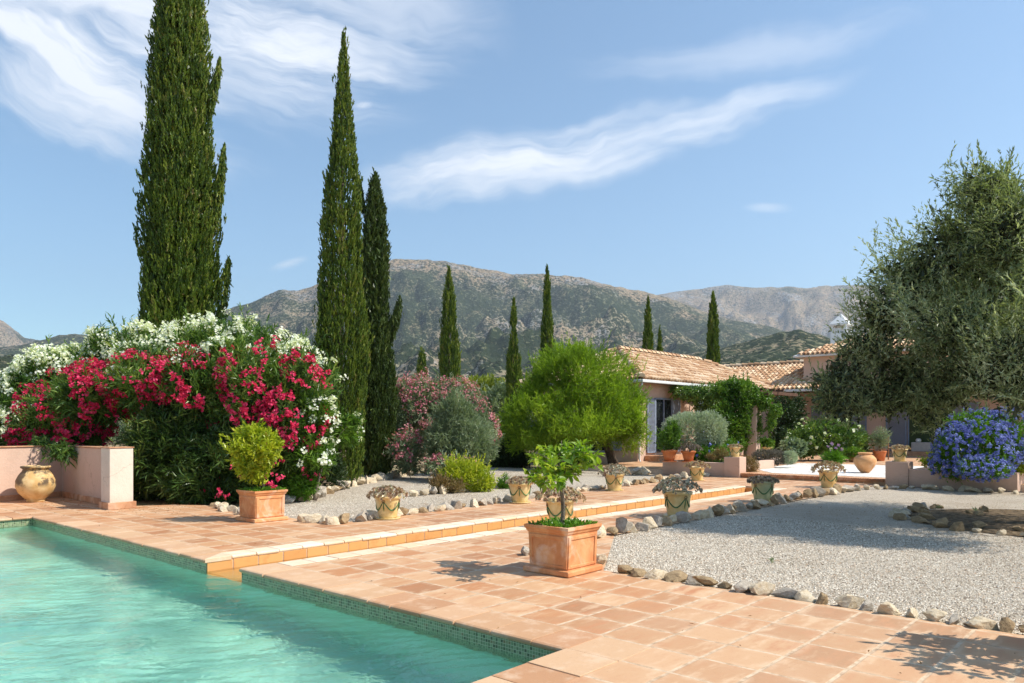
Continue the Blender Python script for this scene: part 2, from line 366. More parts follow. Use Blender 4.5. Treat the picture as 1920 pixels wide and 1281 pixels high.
# foliage
M['cyp'] = foliage('cypress_green', [(.024, .044, .011), (.052, .095, .013), (.105, .165, .018), (.22, .27, .03), (.25, .18, .08)], .22)
M['cyp_d'] = foliage('cypress_dark', [(.022, .042, .012), (.045, .078, .015), (.075, .115, .022), (.12, .15, .035)], .16)
M['ole'] = foliage('oleander_leaf', [(.028, .060, .014), (.06, .13, .025), (.15, .25, .045), (.34, .40, .09)], .25, .35)
M['ole_d'] = foliage('oleander_shade_leaf', [(.018, .040, .010), (.040, .085, .018), (.085, .145, .028), (.20, .23, .05)], .2, .35)  # oleander leaf darkened: shade of the lower bush put into the colour
M['succ2'] = foliage('grey_succulent_leaf', [(.22, .20, .15), (.36, .36, .27), (.50, .46, .36), (.42, .28, .20)], .1, .5)
M['crim'] = foliage('crimson_petal', [(.34, .008, .04), (.58, .014, .08), (.74, .04, .15), (.82, .16, .28)], .35, .6)
M['wpet'] = foliage('white_petal', [(.72, .72, .60), (.82, .83, .76), (.86, .87, .82)], .35, .6)
M['ppet'] = foliage('pink_petal', [(.38, .07, .12), (.50, .14, .20), (.58, .28, .30), (.48, .33, .24)], .3, .6)
M['bpet'] = foliage('blue_petal', [(.07, .075, .36), (.12, .14, .52), (.22, .27, .70), (.45, .50, .84)], .3, .6)
M['mauve'] = foliage('mauve_petal', [(.42, .25, .55), (.55, .38, .66)], .3, .6)
M['feather'] = foliage('feathery_leaf', [(.075, .125, .015), (.17, .27, .023), (.29, .41, .032), (.48, .57, .065)], .42)
M['greyg'] = foliage('grey_green_leaf', [(.08, .12, .06), (.17, .23, .13), (.27, .33, .20), (.38, .42, .27)], .25)
M['olive'] = foliage('olive_leaf', [(.058, .080, .030), (.14, .178, .072), (.30, .345, .18), (.68, .72, .52)], .32, .4)
M['silver'] = foliage('silver_leaf', [(.22, .27, .17), (.33, .39, .27), (.45, .51, .38), (.56, .60, .48)], .2)
M['vine'] = foliage('vine_leaf', [(.03, .07, .012), (.07, .15, .018), (.13, .24, .028), (.24, .35, .05)], .35, .35)
M['lemon'] = foliage('lemon_leaf', [(.07, .15, .015), (.15, .27, .02), (.28, .39, .03), (.62, .60, .08)], .45, .38, .45)
M['lime'] = foliage('lime_leaf', [(.12, .19, .015), (.30, .37, .02), (.48, .51, .04), (.66, .60, .07)], .35, .35)
M['bright'] = foliage('bright_leaf', [(.05, .12, .01), (.11, .24, .02), (.18, .34, .03)], .35, .35)
M['yellowg'] = foliage('yellow_green_leaf', [(.13, .17, .02), (.24, .28, .03), (.34, .36, .05)], .35)
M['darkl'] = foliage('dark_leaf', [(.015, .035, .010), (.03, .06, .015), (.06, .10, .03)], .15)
M['brownb'] = foliage('dry_brown_leaf', [(.16, .10, .045), (.26, .17, .07), (.20, .20, .06)], .2)
M['lav'] = foliage('lavender_leaf', [(.10, .085, .07), (.17, .15, .13), (.24, .20, .19)], .2)
M['succ'] = foliage('succulent_leaf', [(.26, .13, .085), (.44, .27, .17), (.60, .44, .29), (.52, .50, .36), (.34, .22, .16)], .15, .5)
M['litter'] = foliage('dead_leaf', [(.10, .05, .02), (.25, .12, .04), (.35, .20, .08)], .1)
# ------------------------------------------------------------------ noise helpers
def hsh(i, j, k, s):
    n = (i*374761393 + j*668265263 + k*2147483647 + s*1274126177) & 0xffffffff
    n = ((n ^ (n >> 13))*1274126177) & 0xffffffff
    n = ((n ^ (n >> 16))*2246822519) & 0xffffffff
    return ((n ^ (n >> 15)) & 0xffffff)/float(0xffffff)
def vn3(p, s=0):                        # value noise, -1..1, p (n,3)
    f = np.floor(p).astype(np.int64); t = p-f; t = t*t*(3-2*t); r = 0
    for a in (0, 1):
        for b in (0, 1):
            for c in (0, 1):
                w = (t[:,0] if a else 1-t[:,0])*(t[:,1] if b else 1-t[:,1])*(t[:,2] if c else 1-t[:,2])
                r = r+w*hsh(f[:,0]+a, f[:,1]+b, f[:,2]+c, s)
    return r*2-1
def fbm(p, o=4, s=0, g=.5):
    r = 0; a = 1; q = p.copy()
    for i in range(o): r = r+a*vn3(q, s+i); a *= g; q = q*2.03+17.3
    return r
def nrm(v): return v/np.maximum(np.linalg.norm(v, axis=1, keepdims=True), 1e-9)
# ------------------------------------------------------------------ foliage geometry
def leafgeo(P, D, N, L, W, bend=.12, fold=.18, v=None, mid=.45):
    n = len(P); L = np.broadcast_to(L, n)[:, None]; W = np.broadcast_to(W, n)[:, None]
    Sd = nrm(np.cross(D, N)); N = np.cross(Sd, D)
    V = np.empty((n, 4, 3)); V[:,0] = P; V[:,2] = P+D*L-N*L*bend
    m = P+D*L*mid+N*W*fold
    V[:,1] = m+Sd*W*.5; V[:,3] = m-Sd*W*.5
    b = (np.arange(n)*4)[:, None]
    Fc = np.concatenate([b+np.array([[0,1,2]]), b+np.array([[0,2,3]])])
    v = rng.random(n) if v is None else v
    return V.reshape(-1, 3), Fc, np.repeat(np.clip(v, 0, 1), 4)
def merge(parts):
    Vs, Fs, As = [], [], []; k = 0
    for V, Fc, A in parts: Vs.append(V); Fs.append(Fc+k); As.append(A); k += len(V)
    return np.concatenate(Vs), np.concatenate(Fs), np.concatenate(As)
def shell(ells, n, r0=.75, r1=1.05, lump=.18, lf=2.2, zmin=-1., power=.6, seed=0, inner=.72):
    e = np.array(ells, float); w = e[:,3]*(e[:,3]+e[:,4]); w /= w.sum()
    out_p, out_n = [], []; tot = 0
    while tot < n:
        k = int((n-tot)*1.8)+50; i = rng.choice(len(e), k, p=w); u = nrm(rng.normal(size=(k, 3)))
        u = u[:]; c = e[i,:3]; r = np.stack([e[i,3], e[i,3], e[i,4]], 1)
        rad = r0+(r1-r0)*rng.random(k)**power
        q = c+u*r
        rad = rad*(1+lump*vn3(q*lf, seed)+lump*.6*vn3(q*lf*2.7, seed+5))
        p = c+u*r*rad[:, None]; ok = u[:,2] >= zmin
        for j in range(len(e)):
            d = (p-e[j,:3])/np.array([e[j,3], e[j,3], e[j,4]])
            ok &= ~((np.linalg.norm(d, axis=1) < inner) & (i != j))
        p = p[ok]; nn = nrm((u/r)[ok]); out_p.append(p); out_n.append(nn); tot += len(p)
    return np.concatenate(out_p)[:n], np.concatenate(out_n)[:n]
def twigs(P, T, nl, twl, L, W, spread=.7, up=.0, vbase=None, vj=.35, lj=.3, bend=.12, nmode=0.5):
    n = len(P); i = np.repeat(np.arange(n), nl); k = len(i); t = np.tile((np.arange(nl)+.5)/nl, n)+rng.normal(0, .06, k)
    TL = np.broadcast_to(twl, n)[i]
    B = P[i]-T[i]*(TL*(1-t))[:, None]
    D = nrm(T[i]+nrm(rng.normal(size=(k, 3)))*spread+np.array([0, 0, up]))
    N = nrm(rng.normal(size=(k, 3))*(1-nmode)+(T[i]+np.array([0, 0, .8]))*nmode)
    l = np.broadcast_to(L, n)[i]*(1+lj*rng.normal(size=k)).clip(.4, 1.8); w = W*(l/np.mean(np.broadcast_to(L, n)))
    vb = rng.random(n) if vbase is None else vbase
    v = vb[i]*(1-vj)+rng.random(k)*vj
    return leafgeo(B, D, N, l, w, bend, v=v)
def crown(name, mat, parent, ells, n, nl, twl, L, W, up=.35, rnd=.5, spread=.7, r0=.55, r1=1.05, lump=.18, lf=2.2, zmin=-1., shoots=0., shl=.5, seed=0, inner=.72, bend=.12, ldir=0., vpow=1.):
    P, Nn = shell(ells, n, r0, r1, lump, lf, zmin, seed=seed, inner=inner)
    T = nrm(Nn+np.array([0, 0, up])+rng.normal(size=P.shape)*rnd)
    vb = (.5+.45*vn3(P*lf*1.3, seed+9)+rng.normal(0, .18, n)).clip(0, 1)**vpow
    parts = [twigs(P, T, nl, twl, L, W, spread, ldir, vb, bend=bend)]
    if shoots:
        m = int(n*shoots); i = rng.choice(n, m); Ts = nrm(Nn[i]*.6+np.array([0, 0, .8])+rng.normal(size=(m, 3))*.35)
        ln = shl*(.4+.8*rng.random(m)); parts.append(twigs(P[i]+Ts*ln[:, None]*.8, Ts, nl*2, ln, L*.9, W, spread*.8, ldir, vb[i]))
    V, Fc, A = merge(parts)
    return npmesh(name, V, Fc, mat, parent, A)
def petals(name, mat, parent, C, Nn, nf, R, pl, pw, np_=5, flat=.3):
    n = len(C); i = np.repeat(np.arange(n), nf); k = len(i)
    c = C[i]+nrm(rng.normal(size=(k, 3)))*(R*rng.random(k)**.5)[:, None]; ax = nrm(Nn[i]+rng.normal(size=(k, 3))*.6)
    a = nrm(np.cross(ax, rng.normal(size=(k, 3)))); b = np.cross(ax, a)
    parts = []; vb = rng.random(n)[i]
    for q in range(np_):
        t = 2*PI*q/np_; d = nrm(a*math.cos(t)+b*math.sin(t)+ax*flat)
        parts.append(leafgeo(c, d, ax, pl*(.8+.4*rng.random(k)), pw, .05, .1, vb*.6+rng.random(k)*.4, .65))
    V, Fc, A = merge(parts); return npmesh(name, V, Fc, mat, parent, A)
def blooms(name, mat, parent, ells, n, nf=8, R=.07, pl=.03, pw=.026, zmin=-.3, seed=0, r0=.95, r1=1.12, thr=None, lump=.18, lf=2.2, inner=.8, nfq=2.2):
    P, Nn = shell(ells, n, r0, r1, lump, lf, zmin, seed=seed, inner=inner)
    if thr is not None:
        ok = vn3(P*nfq, seed+31)+.5*vn3(P*nfq*.45, seed+33) > thr; P = P[ok]; Nn = Nn[ok]
    return petals(name, mat, parent, P, nrm(Nn+np.array([0, 0, .4])), nf, R, pl, pw)
def limbs(name, mat, parent, base, targets, r=.12, n=8, fork=.45):
    mb = MB(); base = Vector([float(q) for q in base])
    tv = [Vector([float(q) for q in t]) for t in targets]; mid = sum(tv, Vector())/len(tv)
    f = base+(mid-base)*fork; f.z = base.z+(mid.z-base.z)*fork
    pts = []; rs = []
    for k in range(6):
        s = k/5; p = base.lerp(f, s); p.x += .12*r/.1*math.sin(s*4+base.x)*.35; p.y += .1*r/.1*math.sin(s*5+base.y)*.3; pts.append(p); rs.append(r*(1.35-.55*s if k else 1.6))
    mb.tube(pts, rs, 10)
    for t in tv:
        q = []; rr = []
        for k in range(6):
            s = k/5; p = pts[-1].lerp(t, s); p.z += (.15*math.sin(s*PI))*(t-f).length*.5
            p += Vector((random.uniform(-1, 1), random.uniform(-1, 1), 0))*r*.35*(k > 0); q.append(p); rr.append(r*.72*(1-.85*s))
        mb.tube(q, rr, 7)
    return mb.build(name, mat, parent, smooth=True)
def cypress(px, pytop, pybot, d, wpx, label, mat, ntips, nl, L=.12, W=.03, zbase=0., prof=None, seed=0, group=None, lean=0., lobes=0, name='cypress_tree', lump=.2, trunk=True):
    c = at(px, 800, d); zt = at(px, pytop, d)[2]; R = wpx/2/1412*d
    t = thing(name, (c[0], c[1], zbase), label, 'cypress tree', group)
    prof = prof or [(0, .55), (.08, .85), (.25, 1.), (.5, .9), (.75, .62), (.9, .35), (1, .03)]
    ph = np.array([q[0] for q in prof]); pr = np.array([q[1] for q in prof])
    H = zt-zbase; h0 = .25
    s = rng.random(ntips*3); keep = rng.random(ntips*3) < np.interp(s, ph, pr)*.9+.1; s = s[keep][:ntips]; n = len(s)
    th = rng.random(n)*2*PI; rad = rng.random(n)**.35
    rad = .35+.68*rad
    z = zbase+h0+s*(H-h0); u = np.stack([np.cos(th), np.sin(th)], 1)
    q = np.stack([np.cos(th)*2.6+seed, np.sin(th)*2.6, z*.75], 1)
    lum = 1+lump*vn3(q, seed)+lump*.7*vn3(q*np.array([2.4, 2.4, 2.2]), seed+3)+.06*np.sin(z*1.7+seed)
    rr = R*np.interp(s, ph, pr)*rad*lum
    P = np.stack([c[0]+u[:,0]*rr+lean*(z-zbase), c[1]+u[:,1]*rr, z], 1)
    o = np.stack([u[:,0], u[:,1], np.zeros(n)], 1)
    T = nrm(o*.28+np.array([0, 0, 1.])+rng.normal(size=P.shape)*.16)
    vb = (.45+.5*vn3(q*np.array([3.1, 3.1, 2.]), seed+7)+rng.normal(0, .2, n)).clip(0, 1)
    k = int(n*.06)                                     # side shoots that break the outline
    i = rng.choice(n, k); P[i] += o[i]*R*.14*rng.random((k, 1))+np.array([0, 0, .12])
    V, Fc, A = twigs(P, T, nl, .28*L/.12, L, W, .42, .35, vb)
    parts = [(V, Fc, A)]
    m = int(ntips*.6); s2_ = rng.random(m*3); s2_ = s2_[rng.random(m*3) < np.interp(s2_, ph, pr)*.9+.1][:m]; m = len(s2_); th = rng.random(m)*2*PI
    z2 = zbase+h0+s2_*(H-h0)*.985; r2 = R*np.interp(s2_, ph, pr)*(.15+.62*rng.random(m)**.6)
    parts.append(twigs(np.stack([c[0]+np.cos(th)*r2+lean*(z2-zbase), c[1]+np.sin(th)*r2, z2], 1), nrm(rng.normal(size=(m,3))*.35+np.array([0,0,1.])), max(5, nl//2), .3*max(1, d/25), .15*max(1, d/25), .075*max(1, d/25), .6, .2))
    if lobes:
        for (lx, lz, ls, lh) in lobes:                   # detached plumes on the flank
            m = int(260*lh/1.5); zz = rng.random(m); cc = np.array([c[0]+R2[0]*lx+lean*(lz-zbase), c[1]+R2[1]*lx, lz])
            w = ls*np.sin(np.clip(zz, .02, 1)*PI)**.6*(1.1-zz*.7); a = rng.random(m)*2*PI
            Pp = cc+np.stack([np.cos(a)*w*rng.random(m)**.5+R2[0]*zz*.25*np.sign(lx), np.sin(a)*w*rng.random(m)**.5+R2[1]*zz*.25*np.sign(lx), zz*lh], 1)
            parts.append(twigs(Pp, nrm(rng.normal(size=Pp.shape)*.2+np.array([0, 0, 1.])), nl, .2, L, W, .45, .3))
        V, Fc, A = merge(parts)
    npmesh('crown', V, Fc, mat, t, A)
    if trunk:
        mb = MB(); mb.tube([(c[0], c[1], zbase-.2), (c[0], c[1], zbase+1.), (c[0]+lean*H*.9, c[1], zbase+H*.9)], [R*.16, R*.13, R*.03], 8)
        mb.build('trunk', M['bark'], t, True)
    return t
# ================================================================== THE SETTING
def struct(o): o['kind'] = 'structure'; return o
WZ = -.14                                              # water level
# near ground (with the hole of the pool and the rill)
mb = MB(); g = -.06
PX0, PX1, PY0, PY1 = -8., 4.13, 3.16, 14.61
RX1, RY0, RY1 = 18.4, 7.60, 8.40
for a in [(-80, PX0-.2, -60, 90), (PX0-.2, PX1+.1, -60, PY0-.1), (PX0-.2, PX1+.1, PY1+.1, 90), (PX1+.1, RX1+.1, -60, RY0-.1), (PX1+.1, RX1+.1, RY1+.1, 90), (RX1+.1, 90, -60, 90)]:
    mb.flat([(a[0],a[2]),(a[1],a[2]),(a[1],a[3]),(a[0],a[3])], g)
struct(mb.build('ground', M['ground']))
# distant land: one height field from 80 m to 11 km
def terrain():
    az = np.linspace(math.atan((-760-960)/1412), math.atan((2700-960)/1412), 1000)
    rr = np.concatenate([np.geomspace(75, 900, 70), np.geomspace(920, 11500, 340)])
    A, Rr = np.meshgrid(az, rr, indexing='ij')
    px = 960+1412*np.tan(A)
    x = Rr*(F2[0]*np.cos(A)+R2[0]*np.sin(A)); y = Rr*(F2[1]*np.cos(A)+R2[1]*np.sin(A))
    ca = np.cos(A)
    k1 = np.array([(-800,640),(-300,655),(0,652),(60,641),(110,631),(200,627),(250,617),(330,600),(425,578),(450,570),(500,553),(530,542),(560,543),(600,528),(640,516),(700,494),(740,485),(800,483),(850,491),(900,501),(960,512),(1010,512),(1060,514),(1100,521),(1150,535),(1200,545),(1250,556),(1290,572),(1340,590),(1400,604),(1480,622),(1560,642),(1700,665),(2700,700)], float)
    k2 = np.array([(-800,620),(-200,560),(-60,575),(0,600),(20,612),(45,634),(80,640),(300,640),(900,600),(1150,570),(1250,550),(1300,542),(1340,535),(1365,534),(1400,540),(1440,539),(1480,536),(1510,542),(1540,537),(1600,533),(1700,540),(1900,565),(2700,600)], float)
    k3 = np.array([(-800,690),(0,668),(120,655),(250,650),(420,700),(700,720),(1100,690),(1250,668),(1400,640),(1500,622),(1560,640),(1700,660),(2700,700)], float)
    e1 = (800-np.interp(px, k1[:,0], k1[:,1]))/1412*ca; e2 = (800-np.interp(px, k2[:,0], k2[:,1]))/1412*ca; e3 = (800-np.interp(px, k3[:,0], k3[:,1]))/1412*ca
    P = np.stack([x.ravel(), y.ravel(), np.zeros(x.size)], 1)
    def f(sc, o, s, g=.5): return fbm(P/sc, o, s, g).reshape(x.shape)
    def ridge(sc, s): return (1-np.abs(fbm(P/sc, 4, s, .55))).reshape(x.shape)
    def face(e, r0, R1, pw, amp):
        s = np.clip((Rr-r0)/(R1-r0), 0, 1); up = s**pw
        dn = np.where(Rr > R1, 1-(Rr/R1-1)*1.1, 1)
        env = np.sin(np.clip(s, 0, 1)*PI)**.7*(Rr < R1)
        rg = ridge(700, 3)-.72; cr = f(210, 5, 8, .58); cr2 = f(60, 4, 14, .6)
        h = e*np.where(Rr <= R1, Rr*up, R1*dn)
        return h+env*e*R1*amp*(rg*.9+cr*.30)+np.minimum(s*3, 1)*(cr2*5.5+cr*6)*(Rr > r0)
    h1 = face(e1, 900, 4800, .95, .28); h2 = face(e2, 5200, 9000, .9, .2); h3 = face(e3, 300, 1700, .8, .16)
    h = np.maximum(np.maximum(h1, h2), h3)
    base = -6+f(120, 3, 2)*1.5*np.clip(Rr/400, 0, 1); base = np.where(Rr < 110, -.4-(Rr-75)*.15, base)
    h = np.maximum(h, base)
    nz, nr = x.shape
    V = np.stack([x.ravel(), y.ravel(), h.ravel()], 1)
    i = np.arange(nz*nr).reshape(nz, nr)
    Q = np.stack([i[:-1,:-1].ravel(), i[1:,:-1].ravel(), i[1:,1:].ravel(), i[:-1,1:].ravel()], 1)[:, ::-1]
    o = npmesh('hills', V, Q, M['hills'], smooth=True); struct(o)
    return x, y, h, Rr, px
TX, TY, TH, TR, TPX = terrain()
# remaining land all round
mb = MB()
for a in [(-12000,-80,-12000,12000),(90,12000,-12000,-60),(-80,90,-12000,-60),(-80,90,90,95)]:
    mb.flat([(a[0],a[2]),(a[1],a[2]),(a[1],a[3]),(a[0],a[3])], -7.5 if a[3] != 95 else -.1)
struct(mb.build('plain', M['ground']))
# scattered scrub and olive trees on the near slopes, uncountable
def scrub():
    ok = (TR > 380) & (TR < 3600) & (TPX > -60) & (TPX < 1750) & (TH > -4)
    idx = np.argwhere(ok); w = 1/TR[ok]**.2; w = w/w.sum(); pick = idx[rng.choice(len(idx), 15000, p=w)]
    P = np.stack([TX[pick[:,0],pick[:,1]], TY[pick[:,0],pick[:,1]], TH[pick[:,0],pick[:,1]]], 1)
    P[:,:2] += rng.normal(size=(len(P), 2))*6
    ok = fbm(P/260, 3, 40)+rng.normal(0, .35, len(P)) > -.2; P = P[ok]
    oc = np.array([(0,0,1.),(.9,0,.35),(.28,.86,.3),(-.73,.53,.4),(-.73,-.53,.3),(.28,-.86,.4),(0,0,-.3)])
    fc = np.array([(0,1,2),(0,2,3),(0,3,4),(0,4,5),(0,5,1),(6,2,1),(6,3,2),(6,4,3),(6,5,4),(6,1,5)])
    n = len(P); s = (1.6+2.2*rng.random(n))[:, None, None]
    V = P[:, None, :]+oc[None]*s*(.75+.5*rng.random((n, 7, 1)))+np.array([0, 0, .6])
    Fc = (np.arange(n)*7)[:, None, None]+fc[None]
    o = npmesh('hillside_scrub', V.reshape(-1, 3), Fc.reshape(-1, 3), M['scrub'], attr=np.repeat(rng.random(n), 7)); o['kind'] = 'stuff'
    tag(o, 'dark scrub and olive trees dotted over the far hillsides', 'scrub')
M['scrub'] = foliage('far_scrub', [(.030, .045, .022), (.05, .065, .03), (.085, .10, .05)], .0, .9, .0)
scrub()
# pool basin
mb = MB(); D = -1.12
def vq(m, x0, y0, x1, y1, z0, z1): m.add([(x0,y0,z0),(x1,y1,z0),(x1,y1,z1),(x0,y0,z1)], [(0,1,2,3)])
for (x0,y0,x1,y1) in [(PX1,PY1,PX1,RY1),(PX1,RY0,PX1,PY0),(PX1,PY0,PX0,PY0),(PX0,PY0,PX0,PY1),(PX0,PY1,PX1,PY1)]:
    vq(mb, x0, y0, x1, y1, -.30, -.03)
struct(mb.build('pool_mosaic_band', M['mosaic']))
mb = MB()
for (x0,y0,x1,y1) in [(PX1,PY1,PX1,PY0),(PX1,PY0,PX0,PY0),(PX0,PY0,PX0,PY1),(PX0,PY1,PX1,PY1)]:
    vq(mb, x0, y0, x1, y1, D, -.30)
mb.flat([(PX0,PY0),(PX1,PY0),(PX1,PY1),(PX0,PY1)], D)
vq(mb, PX1, RY0, PX1, RY1, -.30, -.24)
mb.box(PX0+.01, PX1-.7, PY1-.5, PY1-.005, -.6, -.165)        # entry ledge at the far end
basin = struct(mb.build('pool_basin', M['pool']))
# water surface with real ripples
def water(name, x0, x1, y0, y1, st, amp):
    xs = np.concatenate([np.arange(x0, .6, .12), np.arange(.6, x1+st*.5, st)]) if x0 < 0 else np.arange(x0, x1+st*.5, st); ys = np.arange(y0, y1+st*.5, st); xs[-1] = x1; ys[-1] = y1
    X, Y = np.meshgrid(xs, ys, indexing='ij'); q = np.stack([X.ravel(), Y.ravel(), np.zeros(X.size)], 1)
    a = math.radians(-38); u = q[:,0]*math.cos(a)+q[:,1]*math.sin(a); v = -q[:,0]*math.sin(a)+q[:,1]*math.cos(a)
    w = np.stack([u*1.1, v*3.6, u*0], 1); wr = fbm(q*1.1, 2, 50)*.8
    w[:,1] += wr; h = vn3(w*1.0, 1)*.7+(1-2*np.abs(vn3(np.stack([u*1.7, v*6.2+wr, u*0], 1), 2)))*.75+(1-2*np.abs(vn3(np.stack([u*3.2, v*10.+wr*1.5, u*0], 1), 3)))*.42+vn3(q*7.5, 4)*.16+vn3(np.stack([u*7., v*17.+wr*3, u*0], 1), 6)*.16
    env = .45+.55*np.clip(fbm(q*.32, 2, 60)*.9+.5, 0, 1.3)
    z = WZ+h*amp*env
    nx, ny = X.shape; i = np.arange(nx*ny).reshape(nx, ny)
    Q = np.stack([i[:-1,:-1].ravel(), i[1:,:-1].ravel(), i[1:,1:].ravel(), i[:-1,1:].ravel()], 1)
    return npmesh(name, np.stack([q[:,0], q[:,1], z], 1), Q, M['water'], smooth=True)
wat = struct(water('pool_water', PX0, PX1, PY0, PY1, .021, .0092))
wat2 = struct(water('rill_water', PX1, RX1, RY0, RY1, .05, .0022))
# rill: terracotta bed, riser tiles
mb = MB()
mb.flat([(PX1-.002,RY0),(RX1,RY0),(RX1,RY1),(PX1-.002,RY1)], -.24)
struct(mb.build('rill_bed', M['riser']))
mb = MB()
x = PX1+.004
while x < RX1:
    w = random.uniform(.31, .36); x1 = min(x+w-.012, RX1)
    mb.box(x, x1, RY1-.012, RY1+.06, -.235, -.034); mb.box(x, x1, RY0-.06, RY0+.012, -.235, -.034); x += w
mb.box(RX1-.012, RX1+.06, RY0+.02, RY1-.02, -.235, -.034)
struct(mb.build('rill_riser_tiles', M['riser'], bevel=.004))
mb = MB(); mb.box(PX1+.006, RX1+.05, RY1-.004, RY1+.3, -.3, -.036); mb.box(PX1+.006, RX1+.05, RY0-.3, RY0+.004, -.3, -.036)
struct(mb.build('rill_wall_grout', M['grout']))
# copings: individual clay slabs with a rounded nose
def slab(mb, L, W, T=.045, nose=.022, a=None, M_=None):
    # local: x along edge 0..L, y from the nose (0) back to W
    prof = [(0+nose*.9, -T), (nose*.25, -T*.82), (0, -T*.5), (nose*.25, -T*.18), (nose, 0.), (W, 0.), (W, -T)]
    n = len(prof); vs = []
    for xx in (0, L):
        for (yy, zz) in prof: vs.append(M_((xx, yy, zz)))
    mb.add(vs, [tuple(range(n)), tuple(range(2*n-1, n-1, -1))]+[(i, i+n, (i+1)%n+n, (i+1)%n) for i in range(n)], a)
def coping(mb, p0, d, nrm_, length, W, l0=.30, l1=.42, over=.03, z=.004):
    s = 0.
    while s < length-.02:
        L = min(random.uniform(l0, l1), length-s)
        if length-s-L < .12: L = length-s
        dz = random.uniform(-.003, .003); sk = random.uniform(-.004, .004); ov = over+random.uniform(-.006, .006)
        def f(q, s=s, dz=dz, sk=sk, ov=ov):
            a = s+.005+q[0]; b = q[1]-ov+sk*q[0]*3
            return (p0[0]+d[0]*a+nrm_[0]*b, p0[1]+d[1]*a+nrm_[1]*b, z+dz+q[2])
        slab(mb, L-.010, W+ov, M_=f); s += L
mb = MB()
coping(mb, (PX1, 3.16), (0, 1), (1, 0), RY0-3.16, .41)
coping(mb, (PX1, RY1), (0, 1), (1, 0), PY1-RY1, .41)
coping(mb, (PX1+.41, PY0), (-1, 0), (0, -1), 12.4, .41)
coping(mb, (PX1+.41, PY1), (-1, 0), (0, 1), 12.4, .41)
struct(mb.build('pool_coping', M['coping'], bevel=.003))
mb = MB()
coping(mb, (PX1+.30, RY1), (1, 0), (0, 1), RX1-PX1-.30, .27, .28, .34, .02, .007)
coping(mb, (PX1+.42, RY0), (1, 0), (0, -1), RX1-PX1-.42, .30, .30, .40, .01, .004)
# mitred corner piece
mb.poly([(PX1-.03,RY1-.02),(PX1+.298,RY1-.02),(PX1+.298,RY1+.25)], -.04, .012)
struct(mb.build('rill_coping', M['pale'], bevel=.006))
# terrace paving: one level, cut round pool and rill
mb = MB()
def rect(x0, x1, y0, y1, z=0.): mb.flat([(x0,y0),(x1,y0),(x1,y1),(x0,y1)], z)
rect(PX1+.41, 6.62, -9, RY0-.3); rect(6.62, 21.4, 6.0, RY0-.3); rect(PX1+.41, 18.45, RY1+.27, 10.0); rect(PX1+.0, PX1+.41, RY1+.001, RY1+.002)
rect(18.45, 21.4, RY0-.3, 10.9); rect(PX1+.41, 6.95, 10.0, 14.2); rect(-12, PX1+.41, PY1+.41, 18.6); rect(-12, PX1+.41, -9, PY0-.41)
mb.flat([(PX1+.41,14.2),(6.95,14.2),(6.6,14.75),(6.0,15.1),(5.6,15.3),(PX1+.41,15.3)], 0)
mb.flat([(PX1+.41,15.3),(5.62,15.3),(5.75,18.6),(PX1+.41,18.6)], 0)
mb.flat([(6.95,10.0),(18.45,10.0),(18.45,10.9),(14.5,10.6),(10.5,10.2)], 0)
mb.flat([(6.62,4.6),(8.9,6.0),(6.62,6.0)], 0)
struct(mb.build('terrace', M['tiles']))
mb = MB()
for a in [(PX1+.1, 6.60, -9, RY0-.28), (6.0, 21.4, 6.05, RY0-.28), (PX1+.1, 18.4, RY1+.25, 9.98), (18.5, 21.4, RY0-.28, 10.85), (PX1+.1, 6.93, 9.0, 14.1), (-12, 5.6, PY1+.12, 18.5), (-12, PX1+.3, -9, PY0-.12)]:
    mb.box(a[0], a[1], a[2], a[3], -.2, -.006)
struct(mb.build('terrace_slab', M['grout']))
# gravel
def grav(name, pts, z=-.02):
    m = MB(); m.flat(pts, z); return struct(m.build(name, M['gravel']))
grav('gravel_yard', [(6.62,-12),(40,-12),(40,-7),(21.1,-7),(21.1,6.02),(8.8,6.02),(6.62,4.55)])
grav('gravel_bed', [(6.93,10.0),(10.5,10.2),(14.5,10.6),(18.45,10.9),(21.3,11.3),(21.3,20.5),(15.6,18.6),(13.2,17.0),(11.2,15.8),(8.9,13.9),(7.6,13.9),(6.93,13.2)])
# loose pebbles: real grains over the nearer gravel
def pebbles(name, x0, x1, y0, y1, n, label, test=None):
    P = np.stack([x0+(x1-x0)*rng.random(n)**1.6, y0+(y1-y0)*rng.random(n), np.full(n, -.018)], 1)
    if test is not None: P = P[test(P)]
    n = len(P); oc = np.array([(0,0,.75),(1,0,0),(.3,.95,0),(-.8,.6,0),(-.8,-.6,0),(.3,-.95,0)])
    fc = np.array([(0,1,2),(0,2,3),(0,3,4),(0,4,5),(0,5,1)]); s = (.0045+.0075*rng.random(n)**1.6)[:, None, None]
    th = rng.random(n)*2*PI; c, s_ = np.cos(th), np.sin(th); o = oc[None]*s*(.7+.6*rng.random((n, 6, 1)))
    X = o[:,:,0]*c[:,None]-o[:,:,1]*s_[:,None]; Y = o[:,:,0]*s_[:,None]+o[:,:,1]*c[:,None]
    V = P[:,None,:]+np.stack([X, Y, o[:,:,2]], 2); Fc = (np.arange(n)*6)[:,None,None]+fc[None]
    o = npmesh(name, V.reshape(-1,3), Fc.reshape(-1,3), M['peb'], attr=np.repeat(rng.random(n), 6)); o['kind'] = 'stuff'; tag(o, label, 'gravel')
def mat_peb():
    t = NT('loose_pebbles'); v = t.attr()
    return t.out(t.princ(t.ramp(v, [(0,(.20,.15,.11)),(.25,(.44,.37,.28)),(.55,(.64,.56,.45)),(.9,(.84,.77,.65)),(1,(.55,.36,.22))]), .85, .2))
M['peb'] = mat_peb()
pebbles('loose_gravel', 6.66, 12.5, -2.0, 6.0, 125000, 'pale loose gravel grains covering the yard by the olive tree', lambda P: P[:,1] < 4.6+(P[:,0]-6.62)*.64)
